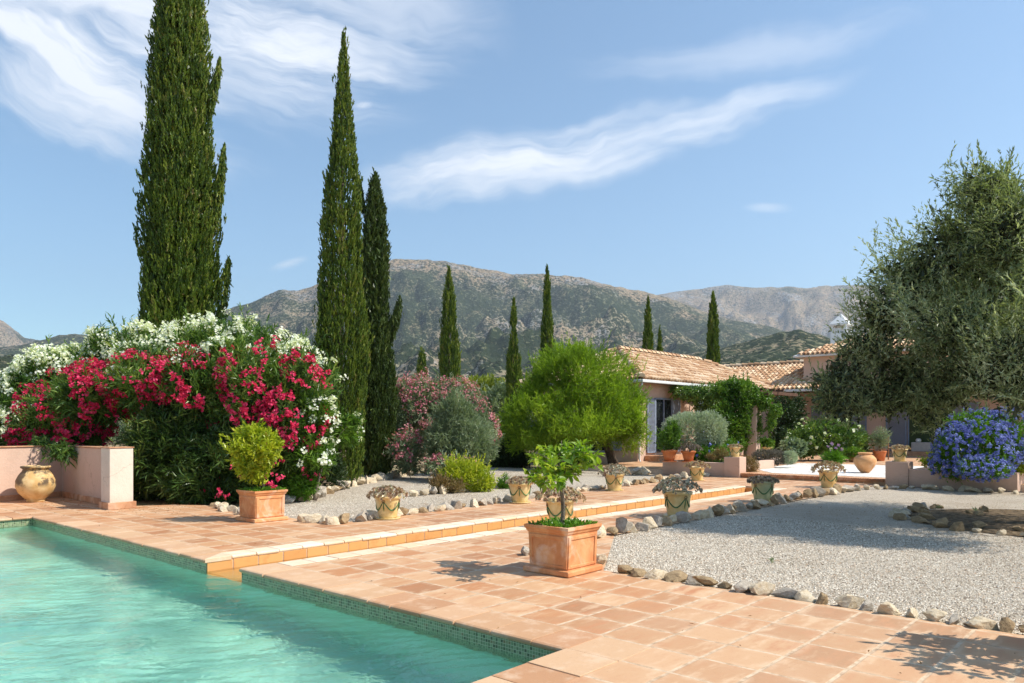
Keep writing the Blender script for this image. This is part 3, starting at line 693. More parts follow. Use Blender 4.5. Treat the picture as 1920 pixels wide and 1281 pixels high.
pebbles('bed_gravel', 7.2, 15, 10.15, 15.5, 26000, 'pale loose gravel grains covering the bed left of the rill', lambda P: P[:,1] < 13.6+(P[:,0]-9)*.7)
# soil circle under the olive
OC = (14.75, 1.55)
mb = MB(); mb.flat([(OC[0]+2.1*math.cos(t), OC[1]+2.1*math.sin(t)) for t in np.linspace(0, 2*PI, 40)[:-1]], -.012)
M['litterbed'] = simple('leaf_litter_soil', (.16,.115,.07), .95, .7, 9, 1., .03, .1, False)
struct(mb.build('soil_circle', M['litterbed']))
# raised courtyard
mb = MB(); CZ = .14
mb.box(21.40, 21.62, 5.2, 9.9, -.05, CZ-.06)
rect(21.60, 40.4, -12, 16.23, CZ); rect(21.40, 21.60, 10.0, 10.4, CZ-.005)
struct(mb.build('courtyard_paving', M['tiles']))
mb = MB(); mb.box(21.60, 40.3, -12, 16.1, -.2, CZ-.006); struct(mb.build('courtyard_slab', M['grout']))
mb = MB(); y = 5.80
while y < 9.9:
    mb.box(21.36+random.uniform(-.006, .006), 21.61, y, y+.052, CZ-.075, CZ+random.uniform(0, .006)); y += .06
struct(mb.build('courtyard_step_bricks', M['skirt'], bevel=.006))
mb = MB(); mb.flat([(22.0,9.2),(23.6,10.4),(28.6,10.9),(29.4,4.2),(24,3.2),(22.0,3.4)][::-1], CZ+.005)
for f_ in range(1): pass
struct(mb.build('white_pebble_mosaic', M['wpeb']))

# ================================================================== WALLS AND PLANTERS
t = thing('garden_wall', (5.65, 16.5, 0), 'low pink plaster wall with terracotta skirting behind the glazed jar', 'wall')
mb = MB(); mb.poly([(5.62,15.1),(5.84,15.1),(5.98,18.55),(-9.0,15.0),(-9.0,14.78),(5.74,18.28)], 0, 1.10); mb.build('wall', M['pink'], t, bevel=.012)
mb = MB(); mb.poly([(5.60,15.1),(5.86,15.1),(6.0,18.58),(-9.0,15.04),(-9.0,14.74),(5.72,18.25)], 1.10, 1.125); mb.build('coping', M['skirt'], t, bevel=.008)
mb = MB(); mb.poly([(5.585,15.1),(5.86,15.1),(6.0,18.52),(-9.0,14.97),(-9.0,14.72),(5.705,18.245)], .001, .12); mb.build('skirting', M['skirt'], t, bevel=.006)
t2 = thing('wall_pillar', (5.60, 14.9, 0), 'square end pillar of the low wall, white on its sunny side', 'pillar')
mb = MB(); mb.box(5.40, 5.82, 14.72, 15.14, .1, 1.13); mb.build('shaft', M['white'], t2, bevel=.012)
mb = MB(); mb.box(5.385, 5.835, 14.705, 15.155, 1.13, 1.15); mb.build('coping', M['skirt'], t2, bevel=.008)
mb = MB(); mb.box(5.36, 5.86, 14.68, 15.14, .002, .13); mb.build('skirting', M['skirt'], t2, bevel=.006)
# left planter by the villa
t = thing('planter_wall', (21.4, 11.5, 0), 'pink plaster planter below the silver shrub, holding red clay pots', 'planter')
mb = MB(); mb.box(21.36, 21.58, 10.40, 12.55, -.02, .42); mb.box(21.56, 24.6, 12.35, 12.55, -.02, .42); mb.box(21.56, 24.6, 10.2, 10.4, CZ, .42); mb.build('wall', M['pink'], t, bevel=.01)
mb = MB(); mb.box(21.58, 24.6, 10.41, 12.34, 0, .36); mb.build('soil', M['soil'], t)
t = thing('planter_pillar', (21.55, 10.15, 0), 'pink square pillar at the end of the left planter, potted plant on top', 'pillar')
mb = MB(); mb.box(21.30, 21.76, 9.90, 10.40, -.02, .61); mb.build('shaft', M['pink'], t, bevel=.01)
t = thing('planter_wall', (21.2, 4.0, 0), 'pink plaster planter wall under the blue plumbago', 'planter')
mb = MB(); mb.box(21.15, 21.37, 2.92, 5.27, -.02, .44); mb.box(21.37, 23.8, 2.92, 3.12, -.02, .44); mb.build('wall', M['pink'], t, bevel=.01)
mb = MB(); mb.box(21.37, 23.8, 3.12, 5.5, 0, .38); mb.build('soil', M['soil'], t)
t = thing('planter_pillar', (21.35, 5.5, 0), 'pink square pillar left of the plumbago, topped by a yellow pot', 'pillar')
mb = MB(); mb.box(21.10, 21.60, 5.26, 5.80, -.02, .62); mb.build('shaft', M['pink'], t, bevel=.01)

# ================================================================== VILLA
V_ = thing('villa', (25.73, 16.23, 0), 'pink single storey villa with clay tiled hip roofs behind the courtyard', 'house')
def roofplane(mb, o, eu, up, W, Lh, inside, per=.235, course=.36, R=.085):
    """barrel tiles: o eave origin, eu along the eave, up the slope (unit vectors); inside(u,v) clips"""
    o, eu, up = map(np.array, (o, eu, up)); nn = np.cross(eu, up); nn = nn/np.linalg.norm(nn)*(1 if np.cross(eu, up)[2] > 0 else -1)
    nc = int(W/per)+1; nk = int(Lh/course)+1
    for i in range(nc):
        for k in range(nk):
            uc = (i+.5)*per; vc = (k+.5)*course
            if not inside(uc, vc): continue
            a = random.random(); jit = random.uniform(-.008, .008); dv = random.uniform(-.015, .015)
            for kind in (0, 1):
                u0 = uc+jit+(per*.5 if kind else 0); pr = []; vs = []
                for (v, lift, rs) in ((vc-course*.5-.04+dv, .035, 1.12), (vc+course*.5+.02+dv, .0, .92)):
                    for q in range(7):
                        th = PI*q/6; r = R*rs
                        if kind == 0: du, dn = r*math.cos(th), r*math.sin(th)*.95+lift+.035
                        else: du, dn = r*1.1*math.cos(th), -r*.55*math.sin(th)+lift*.4+.05
                        vs.append(o+eu*(u0+du)+up*v+nn*dn)
                fs = [(q, q+7, q+8, q+1) if kind == 0 else (q, q+1, q+8, q+7) for q in range(6)]
                if kind == 0:
                    b = [o+eu*(u0+R*.9*math.cos(PI*q/6))+up*(vc-course*.5-.04+dv)+nn*(R*.8*math.sin(PI*q/6)*.95+.045) for q in range(7)]
                    n0 = len(vs); vs += b; fs += [(q, q+1, n0+q+1, n0+q) for q in range(6)]
                mb.add(vs, fs, a if kind == 0 else min(1, a*.7+.1))
def ridgetiles(mb, a, b, R=.12, step=.38):
    a, b = np.array(a, float), np.array(b, float); L = np.linalg.norm(b-a); n = max(2, int(L/step)); d = (b-a)/L
    sd = np.cross(d, (0, 0, 1)); sd /= np.linalg.norm(sd); up = np.cross(sd, d)
    for k in range(n):
        vs = []
        for (s, r, l) in ((k*step-.03, R*1.12, .03), ((k+1)*step, R*.9, 0)):
            for q in range(9):
                th = PI*q/8; vs.append(a+d*s+sd*r*math.cos(th)+up*(r*math.sin(th)+l+.02))
        mb.add(vs, [(q, q+1, q+10, q+9) for q in range(8)]+[tuple(range(8, -1, -1))])
def u_(v): v = np.array(v, float); return v/np.linalg.norm(v)
# wing 1
EZ = 3.38; x0, x1, y0, y1 = 25.28, 39.2, 15.78, 22.0; hw = (y1-y0)/2; RZ = EZ+1.52
mb = MB(); mb.box(25.73, 40.39, 16.23, 21.55, 0, EZ+.05)
mb.build('wall', M['pink'], V_, bevel=.01)
rf = MB(); s1 = u_((0, hw, RZ-EZ)); L1 = math.hypot(hw, RZ-EZ); W1 = x1-x0
roofplane(rf, (x0, y0, EZ), (1,0,0), s1, W1, L1, lambda u, v: u > v/L1*hw-.06 and u < W1-v/L1*hw+.06)
s2 = u_((hw, 0, RZ-EZ)); Wl = y1-y0
roofplane(rf, (x0, y1, EZ), (0,-1,0), s2, Wl, L1, lambda u, v: v/L1*hw-.06 < u < Wl-v/L1*hw+.06)
roofplane(rf, (x1, y0, EZ), (0,1,0), u_((-hw, 0, RZ-EZ)), Wl, L1, lambda u, v: v/L1*hw-.06 < u < Wl-v/L1*hw+.06)
rfo = rf.build('roof', M['rtile'], V_)
deck = MB(); r0 = (x0+hw, y0+hw, RZ-.02); r1 = (x1-hw, y0+hw, RZ-.02)
c4 = [(x0,y0,EZ-.01),(x1,y0,EZ-.01),(x1,y1,EZ-.01),(x0,y1,EZ-.01)]
deck.add(c4+[r0, r1]+[(a,b,EZ-.09) for a,b,_ in c4], [(0,1,5,4),(1,2,5),(2,3,4,5),(3,0,4),(9,8,7,6),(0,6,7,1),(1,7,8,2),(2,8,9,3),(3,9,6,0)])
d = deck.build('roof_deck', M['darkwood'], rfo)
rg = MB(); ridgetiles(rg, (x0,y0,EZ+.06), (r0[0],r0[1],RZ+.09), .13); ridgetiles(rg, (r0[0],r0[1],RZ+.09), (r1[0],r1[1],RZ+.09), .13); ridgetiles(rg, (x1,y0,EZ+.06), (r1[0],r1[1],RZ+.09), .13); ridgetiles(rg, (x0,y1,EZ+.06), (r0[0],r0[1],RZ+.09), .13)
rg.build('ridge_tiles', M['rtile'], rfo)
gt = MB(); gt.box(x0-.10, x1, y0-.12, y0-.01, EZ-.12, EZ-.005); gt.box(x0-.12, x0-.01, y0-.01, y1, EZ-.12, EZ-.005)
gt.build('gutter', M['gutter'], V_, bevel=.02)
dp = MB(); q = at(1197, 870, 29.9); dp.tube([(25.30,15.76,EZ-.1),(25.34,15.82,EZ-.25),(25.66,16.13,EZ-.6),(25.66,16.13,.25),(25.60,16.02,.12)], .045, 8); dp.build('downpipe', M['gutter'], V_, True)
# right wing (faces the courtyard)
x0, x1, y0, y1 = 38.1, 46.6, -9., 20.6; hx = (x1-x0)/2; RZ2 = 5.02; EZ2 = 3.42
mb = MB(); mb.box(40.4, 46.1, -8.6, 20.2, 0, EZ2+.9); mb.build('wall', M['pink'], V_, bevel=.01)
rf = MB(); L2 = math.hypot(hx, RZ2-EZ2); W2 = y1-y0
roofplane(rf, (x0, y1, EZ2), (0,-1,0), u_((hx,0,RZ2-EZ2)), W2, L2, lambda u, v: True)
rf2 = rf.build('roof', M['rtile'], V_)
dk = MB(); dk.add([(x0,y0,EZ2-.01),(x1,y0,EZ2-.01),(x1,y1,EZ2-.01),(x0,y1,EZ2-.01),(x0+hx,y0,RZ2-.01),(x0+hx,y1,RZ2-.01),(x0,y0,EZ2-.1),(x1,y0,EZ2-.1),(x1,y1,EZ2-.1),(x0,y1,EZ2-.1)],
   [(0,4,5,3),(1,2,5,4),(0,1,4),(2,3,5),(6,9,8,7),(0,6,7,1),(1,7,8,2),(2,8,9,3),(3,9,6,0)]); dk.build('roof_deck', M['darkwood'], rf2)
rg = MB(); ridgetiles(rg, (x0+hx, y1, RZ2+.08), (x0+hx, y0, RZ2+.08), .13); rg.build('ridge_tiles', M['rtile'], rf2)
gt = MB(); gt.box(x0-.12, x0-.01, y0, y1-5.0, EZ2-.12, EZ2-.0); gt.build('gutter', M['gutter'], V_, bevel=.02)
# tower block
bx0, bx1, by0, by1 = 39.7, 44.9, 9.2, 14.9; bz = 5.25; bt = 6.45
mb = MB(); mb.box(bx0, bx1, by0, by1, 3.4, bz+.02); mb.build('wall', M['pink'], V_, bevel=.01)
rf = MB(); ex0, ex1, ey0, ey1 = bx0-.4, bx1+.4, by0-.4, by1+.4; hh = (ex1-ex0)/2; hy = (ey1-ey0)/2; LL = math.hypot(hh, bt-bz)
roofplane(rf, (ex0, ey1, bz), (0,-1,0), u_((hh,0,bt-bz)), ey1-ey0, LL, lambda u, v: v/LL*hy-.06 < u < (ey1-ey0)-v/LL*hy+.06)
LL2 = math.hypot(hy, bt-bz)
roofplane(rf, (ex0, ey0, bz), (1,0,0), u_((0,hy,bt-bz)), ex1-ex0, LL2, lambda u, v: v/LL2*hh-.06 < u < (ex1-ex0)-v/LL2*hh+.06)
rf3 = rf.build('roof', M['rtile'], V_); ap = ((ex0+ex1)/2, (ey0+ey1)/2, bt-.02)
dk = MB(); dk.add([(ex0,ey0,bz-.01),(ex1,ey0,bz-.01),(ex1,ey1,bz-.01),(ex0,ey1,bz-.01),ap,(ex0,ey0,bz-.1),(ex1,ey0,bz-.1),(ex1,ey1,bz-.1),(ex0,ey1,bz-.1)],
   [(0,1,4),(1,2,4),(2,3,4),(3,0,4),(8,7,6,5),(0,5,6,1),(1,6,7,2),(2,7,8,3),(3,8,5,0)]); dk.build('roof_deck', M['gutter'], rf3)
cx, cy = at(1577, 700, 43.5)[:2]
mb = MB(); mb.box(cx-.45, cx+.45, cy-.45, cy+.45, 4.5, 6.9)
for a in (-.45, .30):
    for b in (-.45, .30): mb.box(cx+a, cx+a+.15, cy+b, cy+b+.15, 6.9, 7.35)
mb.box(cx-.55, cx+.55, cy-.55, cy+.55, 7.35, 7.45)
mb.add([(cx-.5,cy-.5,7.45),(cx+.5,cy-.5,7.45),(cx+.5,cy+.5,7.45),(cx-.5,cy+.5,7.45),(cx,cy,8.05)], [(0,1,4),(1,2,4),(2,3,4),(3,0,4)])
mb.box(cx-.28, cx+.28, cy-.28, cy+.28, 6.9, 7.2)
mb.build('chimney', M['gutter'], V_, bevel=.01)
# openings
def shutter(mb, o, e, W, z0, z1, th=.04):
    e = np.array(e, float); n = np.array([e[1], -e[0]]); 
    def bxx(a, b, c0, c1, t0, t1):
        p = [np.array(o)+e*a+n*t0, np.array(o)+e*b+n*t0, np.array(o)+e*b+n*t1, np.array(o)+e*a+n*t1]; mb.poly([tuple(q) for q in p], c0, c1)
    bxx(0, .06, z0, z1, 0, th); bxx(W-.06, W, z0, z1, 0, th); bxx(.06, W-.06, z0, z0+.07, 0, th); bxx(.06, W-.06, z1-.07, z1, 0, th)
    z = z0+.09
    while z < z1-.09: bxx(.06, W-.06, z, z+.03, .008, th-.006); z += .05
def opening(o, e, W, z0, z1, kind, sh=True):
    e = np.array(e, float); n = np.array([e[1], -e[0]]); o = np.array(o, float)
    q = lambda a, t: tuple(o+e*a+n*t)
    f = MB()
    for a, b, c0, c1 in ((-.06, 0, z0-.02, z1+.06), (W, W+.06, z0-.02, z1+.06), (0, W, z1, z1+.06), (W/2-.03, W/2+.03, z0, z1)): f.poly([q(a,.0), q(b,.0), q(b,.05), q(a,.05)][::-1] if False else [q(a,.05), q(a,0), q(b,0), q(b,.05)][::-1], c0, c1)
    if kind == 'window': f.poly([q(-.1,.0), q(W+.1,.0), q(W+.1,.1), q(-.1,.1)], z0-.08, z0-.02)
    fr = f.build(kind, M['shutter'], V_)
    g_ = MB(); g_.poly([q(0,-.01), q(W,-.01), q(W,.012), q(0,.012)], z0, z1); g_.build('pane', M['glass'], fr)
    if sh:
        for side in (0, 1):
            m = MB(); oo = o+e*(-.08-W*.5 if side == 0 else W+.08)+n*.03; shutter(m, oo, e, W*.5, z0, z1+.02); m.build('shutter', M['shutter'], fr)
opening((27.05,16.23), (1,0), 1.25, .46, 2.65, 'door'); opening((31.2,16.23), (1,0), 1.25, .46, 2.65, 'door')
opening((25.73,18.7), (0,-1), 1.1, .55, 1.75, 'window'); opening((25.73,21.6), (0,-1), 1.1, .55, 1.75, 'window')
mb = MB(); mb.box(26.2, 28.9, 15.55, 16.22, .05, .36); mb.build('doorstep', M['skirt'], V_, bevel=.02)
for yy in (14.0, 3.6): opening((40.4, yy), (0,-1), 1.3, .36, 2.6, 'door')
# opaque dark panel painted as the doorway's unlit room, white-covered table before it
oy = 10.0
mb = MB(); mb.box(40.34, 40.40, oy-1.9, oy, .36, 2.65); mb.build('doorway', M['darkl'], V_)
mb = MB()
for a in (oy, oy-1.96): mb.box(40.28, 40.40, a, a+.06, .36, 2.71)
mb.box(40.28, 40.40, oy-1.9, oy, 2.65, 2.71); dr = mb.build('door_frame', M['shutter'], V_)
m = MB(); shutter(m, (40.30, oy+1.05), (0,-1), .95, .36, 2.65); m.build('shutter', M['shutter'], dr)
m = MB(); shutter(m, (40.30, oy-1.98), (0,-1), .95, .36, 2.65); m.build('shutter', M['shutter'], dr)
mb = MB(); mb.box(39.4, 40.36, 5.2, 13.2, CZ, .34); mb.box(39.0, 39.4, 5.2, 13.2, CZ, .24); mb.build('doorstep', M['skirt'], V_, bevel=.015)
# pergola
t = thing('pergola', (27.9, 12.3, CZ), 'pink column and dark timber beams carrying the green climber', 'pergola')
cc = at(1413, 800, 28.6)
mb = MB(); mb.box(cc[0]-.18, cc[0]+.18, cc[1]-.18, cc[1]+.18, CZ, 2.68); mb.build('column', M['pink'], t, bevel=.01)
mb = MB(); mb.box(cc[0]-.09, cc[0]+.09, cc[1]-.6, cc[1]+1.4, 2.68, 2.8); mb.build('beam', M['darkwood'], t)
mb = MB(); mb.box(cc[0]-.5, cc[0]+4.2, cc[1]-.08, cc[1]+.08, 2.8, 2.92); mb.build('beam', M['darkwood'], t)
for k in range(3):
    mb = MB(); mb.box(cc[0]+.4+k*.85, cc[0]+.48+k*.85, cc[1]-.3, cc[1]+1.2, 2.92, 3.0); mb.build('rafter', M['darkwood'], t)
# ================================================================== POTS
def plant_rosettes(n, R, H, Lf, seed, mat, spill=.5):
    r_ = np.random.default_rng(seed); parts = []
    for k in range(n):
        a = r_.random()*2*PI; q = r_.random()**.5; r = q*R
        z = H*(.30+.70*(1-q**2.4))*(.78+.4*r_.random())-spill*max(0, q-.8)*3*H*r_.random()
        c = np.array([r*math.cos(a), r*math.sin(a), z]); ax = u_([math.cos(a)*q*1.0+r_.normal()*.3, math.sin(a)*q*1.0+r_.normal()*.3, .8-.5*q])
        m = int(r_.integers(9, 14)); e1 = u_(np.cross(ax, [.3,.8,.1])); e2 = np.cross(ax, e1); s = Lf*(.6+.7*r_.random())
        t = np.arange(m)*2.4; el = .25+.9*(np.arange(m)/m); D = nrm((e1*np.cos(t)[:,None]+e2*np.sin(t)[:,None])*np.cos(el)[:,None]+ax*np.sin(el)[:,None])
        vb = r_.random(); parts.append(leafgeo(np.repeat(c[None], m, 0), D, np.repeat(ax[None], m, 0), s*(1-.35*np.arange(m)/m), s*.52, -.15, .3, vb+.25*r_.random(m), .6))
    return merge(parts)
POTPROF = [(.145,0),(.15,.02),(.165,.10),(.185,.20),(.20,.29),(.205,.315),(.225,.325),(.23,.345),(.225,.365),(.20,.368),(.19,.35),(.185,.32),(.0,.32)]
def pot_meshes(glaze, small=1.):
    r = thing('potted_succulent', (0,0,0), '-', 'potted plant')
    mb = MB(); mb.lathe([(a*small, b*small+.02) for a, b in POTPROF], n=36); mb.build('pot', glaze, r, True)
    mb = MB(); mb.lathe([(.001,0),(.19*small,0),(.215*small,.022),(.205*small,.028),(.17*small,.018),(.001,.016)], n=32); mb.build('saucer', glaze, r, True)
    prof = lambda z: np.interp(z, [0,.02,.10,.20,.29,.33], [.145,.15,.165,.185,.20,.205])*small
    mb = MB()
    for k in range(4):
        a0 = k*PI/2+.4; pts = []
        for q in range(13):
            s = q/12; a = a0+s*PI/2; z = (.285-.15*math.sin(s*PI)); rr = prof(z)+.004; pts.append((rr*math.cos(a), rr*math.sin(a), z*small+.02))
        mb.tube(pts, [.006+.006*math.sin(q/12*PI) for q in range(13)], 6)
        pts = [(((prof(z)+.004))*math.cos(a0), ((prof(z)+.004))*math.sin(a0), z*small+.02) for z in (.27,.22,.17,.12)]; mb.tube(pts, [.006,.008,.010,.003], 6)
    mb.build('garland', M['swag'], r, True)
    for k in range(4):
        mb = MB()
        a0 = k*PI/2+.4; c = np.array([(prof(.285)+.006)*math.cos(a0), (prof(.285)+.006)*math.sin(a0), .305*small]); e1 = np.array([-math.sin(a0), math.cos(a0), 0])
        mb.tube([c+e1*.024*math.cos(w)+np.array([0,0,.024])*math.sin(w) for w in np.linspace(0, 2*PI, 13)], .0055, 6)
        mb.build('medallion', M['swag_brown'], r, True)
    mb = MB(); mb.lathe([(.188*small,.325*small+.02),(.001,.335*small+.02)], n=20); mb.build('soil', M['soil'], r)
    return r
def fill_pot(root, seed, n=48, R=.29, H=.17, Lf=.075, spill=.5, z0=.345, mat='succ'):
    n = int(n*3.0); Lf *= .62; spill *= .6; H *= 1.12
    V, Fc, A = plant_rosettes(n, R, H, Lf, seed, None, spill); V = V+np.array([0,0,z0])
    o = npmesh('succulent', V, Fc, M[mat], root, A, world=False); return o
def copy_thing(root, parts=True):
    r = root.copy(); link(r)
    for ch in root.children:
        if ch.name.startswith('succulent'): continue
        c = ch.copy(); link(c, r); c.matrix_parent_inverse = ch.matrix_parent_inverse.copy()
    return r
yp = pot_meshes(M['glaze']); gpot = pot_meshes(M['glaze_g'])
PG = 'glazed garland pots with succulents along the rill'
pots = [ # px,py base, z, label, scale, seed, n, R, H, spill, green
 (727,973,0,'yellow garland pot of grey succulents, nearest the lime bush planter',1.0,1,60,.33,.15,.6,0),
 (975,943,0,'yellow garland pot with pale flat succulents, standing between the lemon tree and the green shrub',1.06,2,52,.26,.11,.2,0),
 (1152,920,0,'yellow garland pot with wide brown succulents, just right of the potted lemon tree crown',1.05,3,70,.36,.19,.7,0),
 (1307,901,0,'yellow garland pot standing in front of the pink planter wall',1.0,4,62,.36,.15,.6,0),
 (1050,985,0,'yellow garland pot partly hidden behind the lemon tree planter',1.05,5,64,.36,.17,.4,0),
 (1270,969,0,'large yellow garland pot with trailing succulents, beside the stones right of the rill',1.12,6,76,.36,.18,.9,0),
 (1430,941,0,'sage green garland pot with dark low rosettes, beside the stone border',1.12,7,60,.27,.08,.3,1),
 (1553,914,0,'ochre garland pot with a full mound of rosettes, in front of the brick edged step',1.1,8,70,.36,.19,.7,0)]
for i, (px,py,z,lab,sc,sd,n,R,H,sp,gr) in enumerate(pots):
    src = gpot if gr else yp; r = src if (gr or i == 0) else copy_thing(src)
    p = gp(px, py, z); r.location = Vector([float(v) for v in p]); r.scale = (sc,)*3; r.rotation_euler = (0,0,sd*1.7)
    tag(r, lab, 'potted plant', PG); fill_pot(r, sd, n, R, H, .075, sp, mat={3:'succ2',6:'succ2',7:'lav'}.get(sd,'succ'))
for (xy, z, lab, sc, sd, R) in [((21.53,10.15), .61, 'small yellow pot of pale rosettes on top of the left planter pillar', .78, 9, .30), ((21.34,5.52), .62, 'small yellow pot of pale rosettes on the pillar left of the plumbago', .86, 10, .31)]:
    r = copy_thing(yp); r.location = (xy[0], xy[1], z); r.scale = (sc,)*3; r.rotation_euler = (0,0,sd); tag(r, lab, 'potted plant', 'small glazed pots on the planter pillars'); fill_pot(r, sd, 46, R, .12, .07, .3)
# red clay pots on the left planter
def redpot(px, py, z, s, lab, mat, ells=None, ros=None):
    p = gp(px, py, z); r = thing('clay_pot', p, lab, 'potted plant')
    mb = MB(); mb.lathe([(.12,.02),(.15,.14),(.18,.25),(.20,.25),(.205,.30),(.18,.305),(.17,.27),(.001,.26)], n=24)
    o = mb.build('pot', M['red_clay'], r, True, world=False); o.scale = (s,)*3
    mb = MB(); mb.lathe([(.001,0),(.17,0),(.19,.025),(.001,.02)], n=24); o = mb.build('saucer', M['red_clay'], r, True, world=False); o.scale = (s,)*3
    return r, p
r, p = redpot(1255, 866, .42, 1.25, 'tall red clay pot with dark green plant at the left end of the planter', None)
crown('foliage', M['vine'], r, [[p[0],p[1],p[2]+.72,.36,.36],[p[0]+.1,p[1]-.1,p[2]+1.0,.22,.3]], 520, 6, .2, .075, .03, lump=.5, lf=4, r0=.3, shoots=.08, shl=.2, seed=3)
r, p = redpot(1291, 866, .42, 1.15, 'squat red clay bowl with mauve-grey succulents on the planter edge', None)
fill_pot(r, 21, 60, .42, .20, .09, .5, .33, 'lav')
# ---- square terracotta planters
def planter(c, label, rz=0., cat='potted tree', name='potted_lemon_tree'):
    r = thing(name, (c[0], c[1], 0), label, cat)
    x, y = c
    def sq(mb, h0, z0, h1, z1): mb.add([(x-h0,y-h0,z0),(x+h0,y-h0,z0),(x+h0,y+h0,z0),(x-h0,y+h0,z0),(x-h1,y-h1,z1),(x+h1,y-h1,z1),(x+h1,y+h1,z1),(x-h1,y+h1,z1)], [(0,3,2,1),(4,5,6,7),(0,1,5,4),(1,2,6,5),(2,3,7,6),(3,0,4,7)])
    mb = MB(); hs = [(.248,.06),(.262,.42),(.275,.435),(.282,.455),(.295,.47),(.295,.50),(.255,.50),(.25,.45)]
    for (a, z0), (b, z1) in zip(hs, hs[1:]):
        n = len(mb.v); mb.v += [(x-a,y-a,z0),(x+a,y-a,z0),(x+a,y+a,z0),(x-a,y+a,z0),(x-b,y-b,z1),(x+b,y-b,z1),(x+b,y+b,z1),(x-b,y+b,z1)]
        mb.a += [.5]*8; mb.f += [(n+i, n+(i+1)%4, n+4+(i+1)%4, n+4+i) for i in range(4)]
    for k in range(4):                                # raised frame of the panel on each face
        a = k*PI/2
        def rot(px_, py_, pz_): return (x+px_*math.cos(a)-py_*math.sin(a), y+px_*math.sin(a)+py_*math.cos(a), pz_)
        for (u0, u1, z0, z1) in ((-.245,-.205,.075,.405),(.205,.245,.075,.405),(-.205,.205,.075,.105),(-.205,.205,.37,.405)):
            o0 = .248+.014*(z0-.06)/.36; o1 = .248+.014*(z1-.06)/.36
            mb.add([rot(u0,-o0-.010,z0),rot(u1,-o0-.010,z0),rot(u1,-o1-.010,z1),rot(u0,-o1-.010,z1),rot(u0,-o0+.005,z0),rot(u1,-o0+.005,z0),rot(u1,-o1+.005,z1),rot(u0,-o1+.005,z1)],[(0,1,2,3),(4,7,6,5),(0,4,5,1),(1,5,6,2),(2,6,7,3),(3,7,4,0)], .5)
    mb.build('planter_box', M['clay'], r, bevel=.004)
    mb = MB(); mb.box(x-.305, x+.305, y-.305, y+.305, .003, .062); mb.build('tray', M['clay'], r, bevel=.014)
    mb = MB(); mb.flat([(x-.25,y-.25),(x+.25,y-.25),(x+.25,y+.25),(x-.25,y+.25)], .46); mb.build('soil', M['soil'], r)
    return r
def groundcover(r, c, n, mat, seed=0, h=.05, L=.035):
    x, y = c; P = np.stack([x+rng.uniform(-.25,.25,n), y+rng.uniform(-.25,.25,n), .46+rng.random(n)*h*.4], 1)
    T = nrm(np.stack([rng.normal(0,.5,n)+(P[:,0]-x)*3, rng.normal(0,.5,n)+(P[:,1]-y)*3, np.full(n,.9)], 1))
    V, Fc, A = twigs(P+T*h, T, 5, h*1.3, L, L*.55, .8, .2); npmesh('ground_cover', V, Fc, mat, r, A)
def lemon(c, label, seed, cz=1.07, lean=(-.03,.0)):
    r = planter(c, label); x, y = c
    rg2 = np.random.default_rng(seed); up = lambda s: np.array([x+.03*math.sin(s*5)+lean[0]*s, y+.02*math.sin(s*4+1), .45+.50*s])
    mb = MB(); mb.tube([up(s) for s in np.linspace(0, 1, 9)], [.032,.026,.023,.021,.022,.020,.020,.021,.018], 10)
    fork = up(1.); tips = []
    for k in range(11):
        a = k*2.4+seed; rr = .14+.26*rg2.random(); hz = .0+.34*rg2.random(); e = fork+np.array([rr*math.cos(a), rr*math.sin(a), hz]); m = (fork+e)/2+np.array([0,0,.06])
        mb.tube([fork+np.array([0,0,-.02]), m, e], [.012,.008,.004], 6); tips.append(e)
        for q in range(4): tips.append(e+rg2.normal(size=3)*np.array([.11,.11,.075])); mb.tube([m, tips[-1]], [.005,.0025], 5)
    mb.build('trunk', M['bark_l'], r, True)
    n = 128; i = rg2.integers(0, len(tips), n); T0 = np.array(tips)[i]
    P = T0+rg2.normal(size=(n,3))*np.array([.06,.06,.055])
    P[:,2] = np.maximum(P[:,2], fork[2]-.02+rg2.random(n)*.06); ce = np.array([x+lean[0]*2, y, fork[2]+.17]); T = nrm(nrm(P-ce)+np.array([0,0,.35])+rg2.normal(size=(n,3))*.5)
    parts = []
    nl = 6; j = np.repeat(np.arange(n), nl); k = len(j); t = np.tile((np.arange(nl)+.5)/nl, n)
    B = P[j]-T[j]*(.13*(1-t))[:,None]; D = nrm(T[j]*.55+nrm(rg2.normal(size=(k,3)))*.85+np.array([0,0,-.05]))
    N = nrm(np.cross(np.cross(D, np.array([0,0,1.])+rg2.normal(size=(k,3))*.35), D)); L = .066+.055*rg2.random(k)
    vb = np.clip(rg2.random(n)*.8+(rg2.random(n) > .85)*.3, 0, 1)[j]; v = vb*.75+rg2.random(k)*.25; W = L*.48
    # each leaf: two segments, folded along the midrib, curling down at the tip
    Sd = nrm(np.cross(D, N)); N = np.cross(Sd, D); V = np.empty((k, 8, 3)); c1 = L[:,None]
    for a_, (s, w, dn) in enumerate(((0,0,0),(.28,.42,.0),(.62,.42,-.06),(1.,0,-.22))):
        base = B+D*c1*s+N*c1*dn
        V[:,a_] = base; 
    V[:,4] = V[:,1]+Sd*(W*.46)[:,None]+N*(W*.16)[:,None]; V[:,5] = V[:,2]+Sd*(W*.42)[:,None]+N*(W*.12)[:,None]
    V[:,6] = V[:,1]-Sd*(W*.46)[:,None]+N*(W*.16)[:,None]; V[:,7] = V[:,2]-Sd*(W*.42)[:,None]+N*(W*.12)[:,None]
    tri = np.array([(0,1,4),(1,2,5),(1,5,4),(2,3,5),(0,6,1),(1,7,2),(1,6,7),(2,7,3)]); Fc = (np.arange(k)*8)[:,None,None]+tri[None]
    npmesh('crown', V.reshape(-1,3), Fc.reshape(-1,3), M['lemon'], r, np.repeat(v, 8))
    groundcover(r, c, 260, M['bright'])
    return r
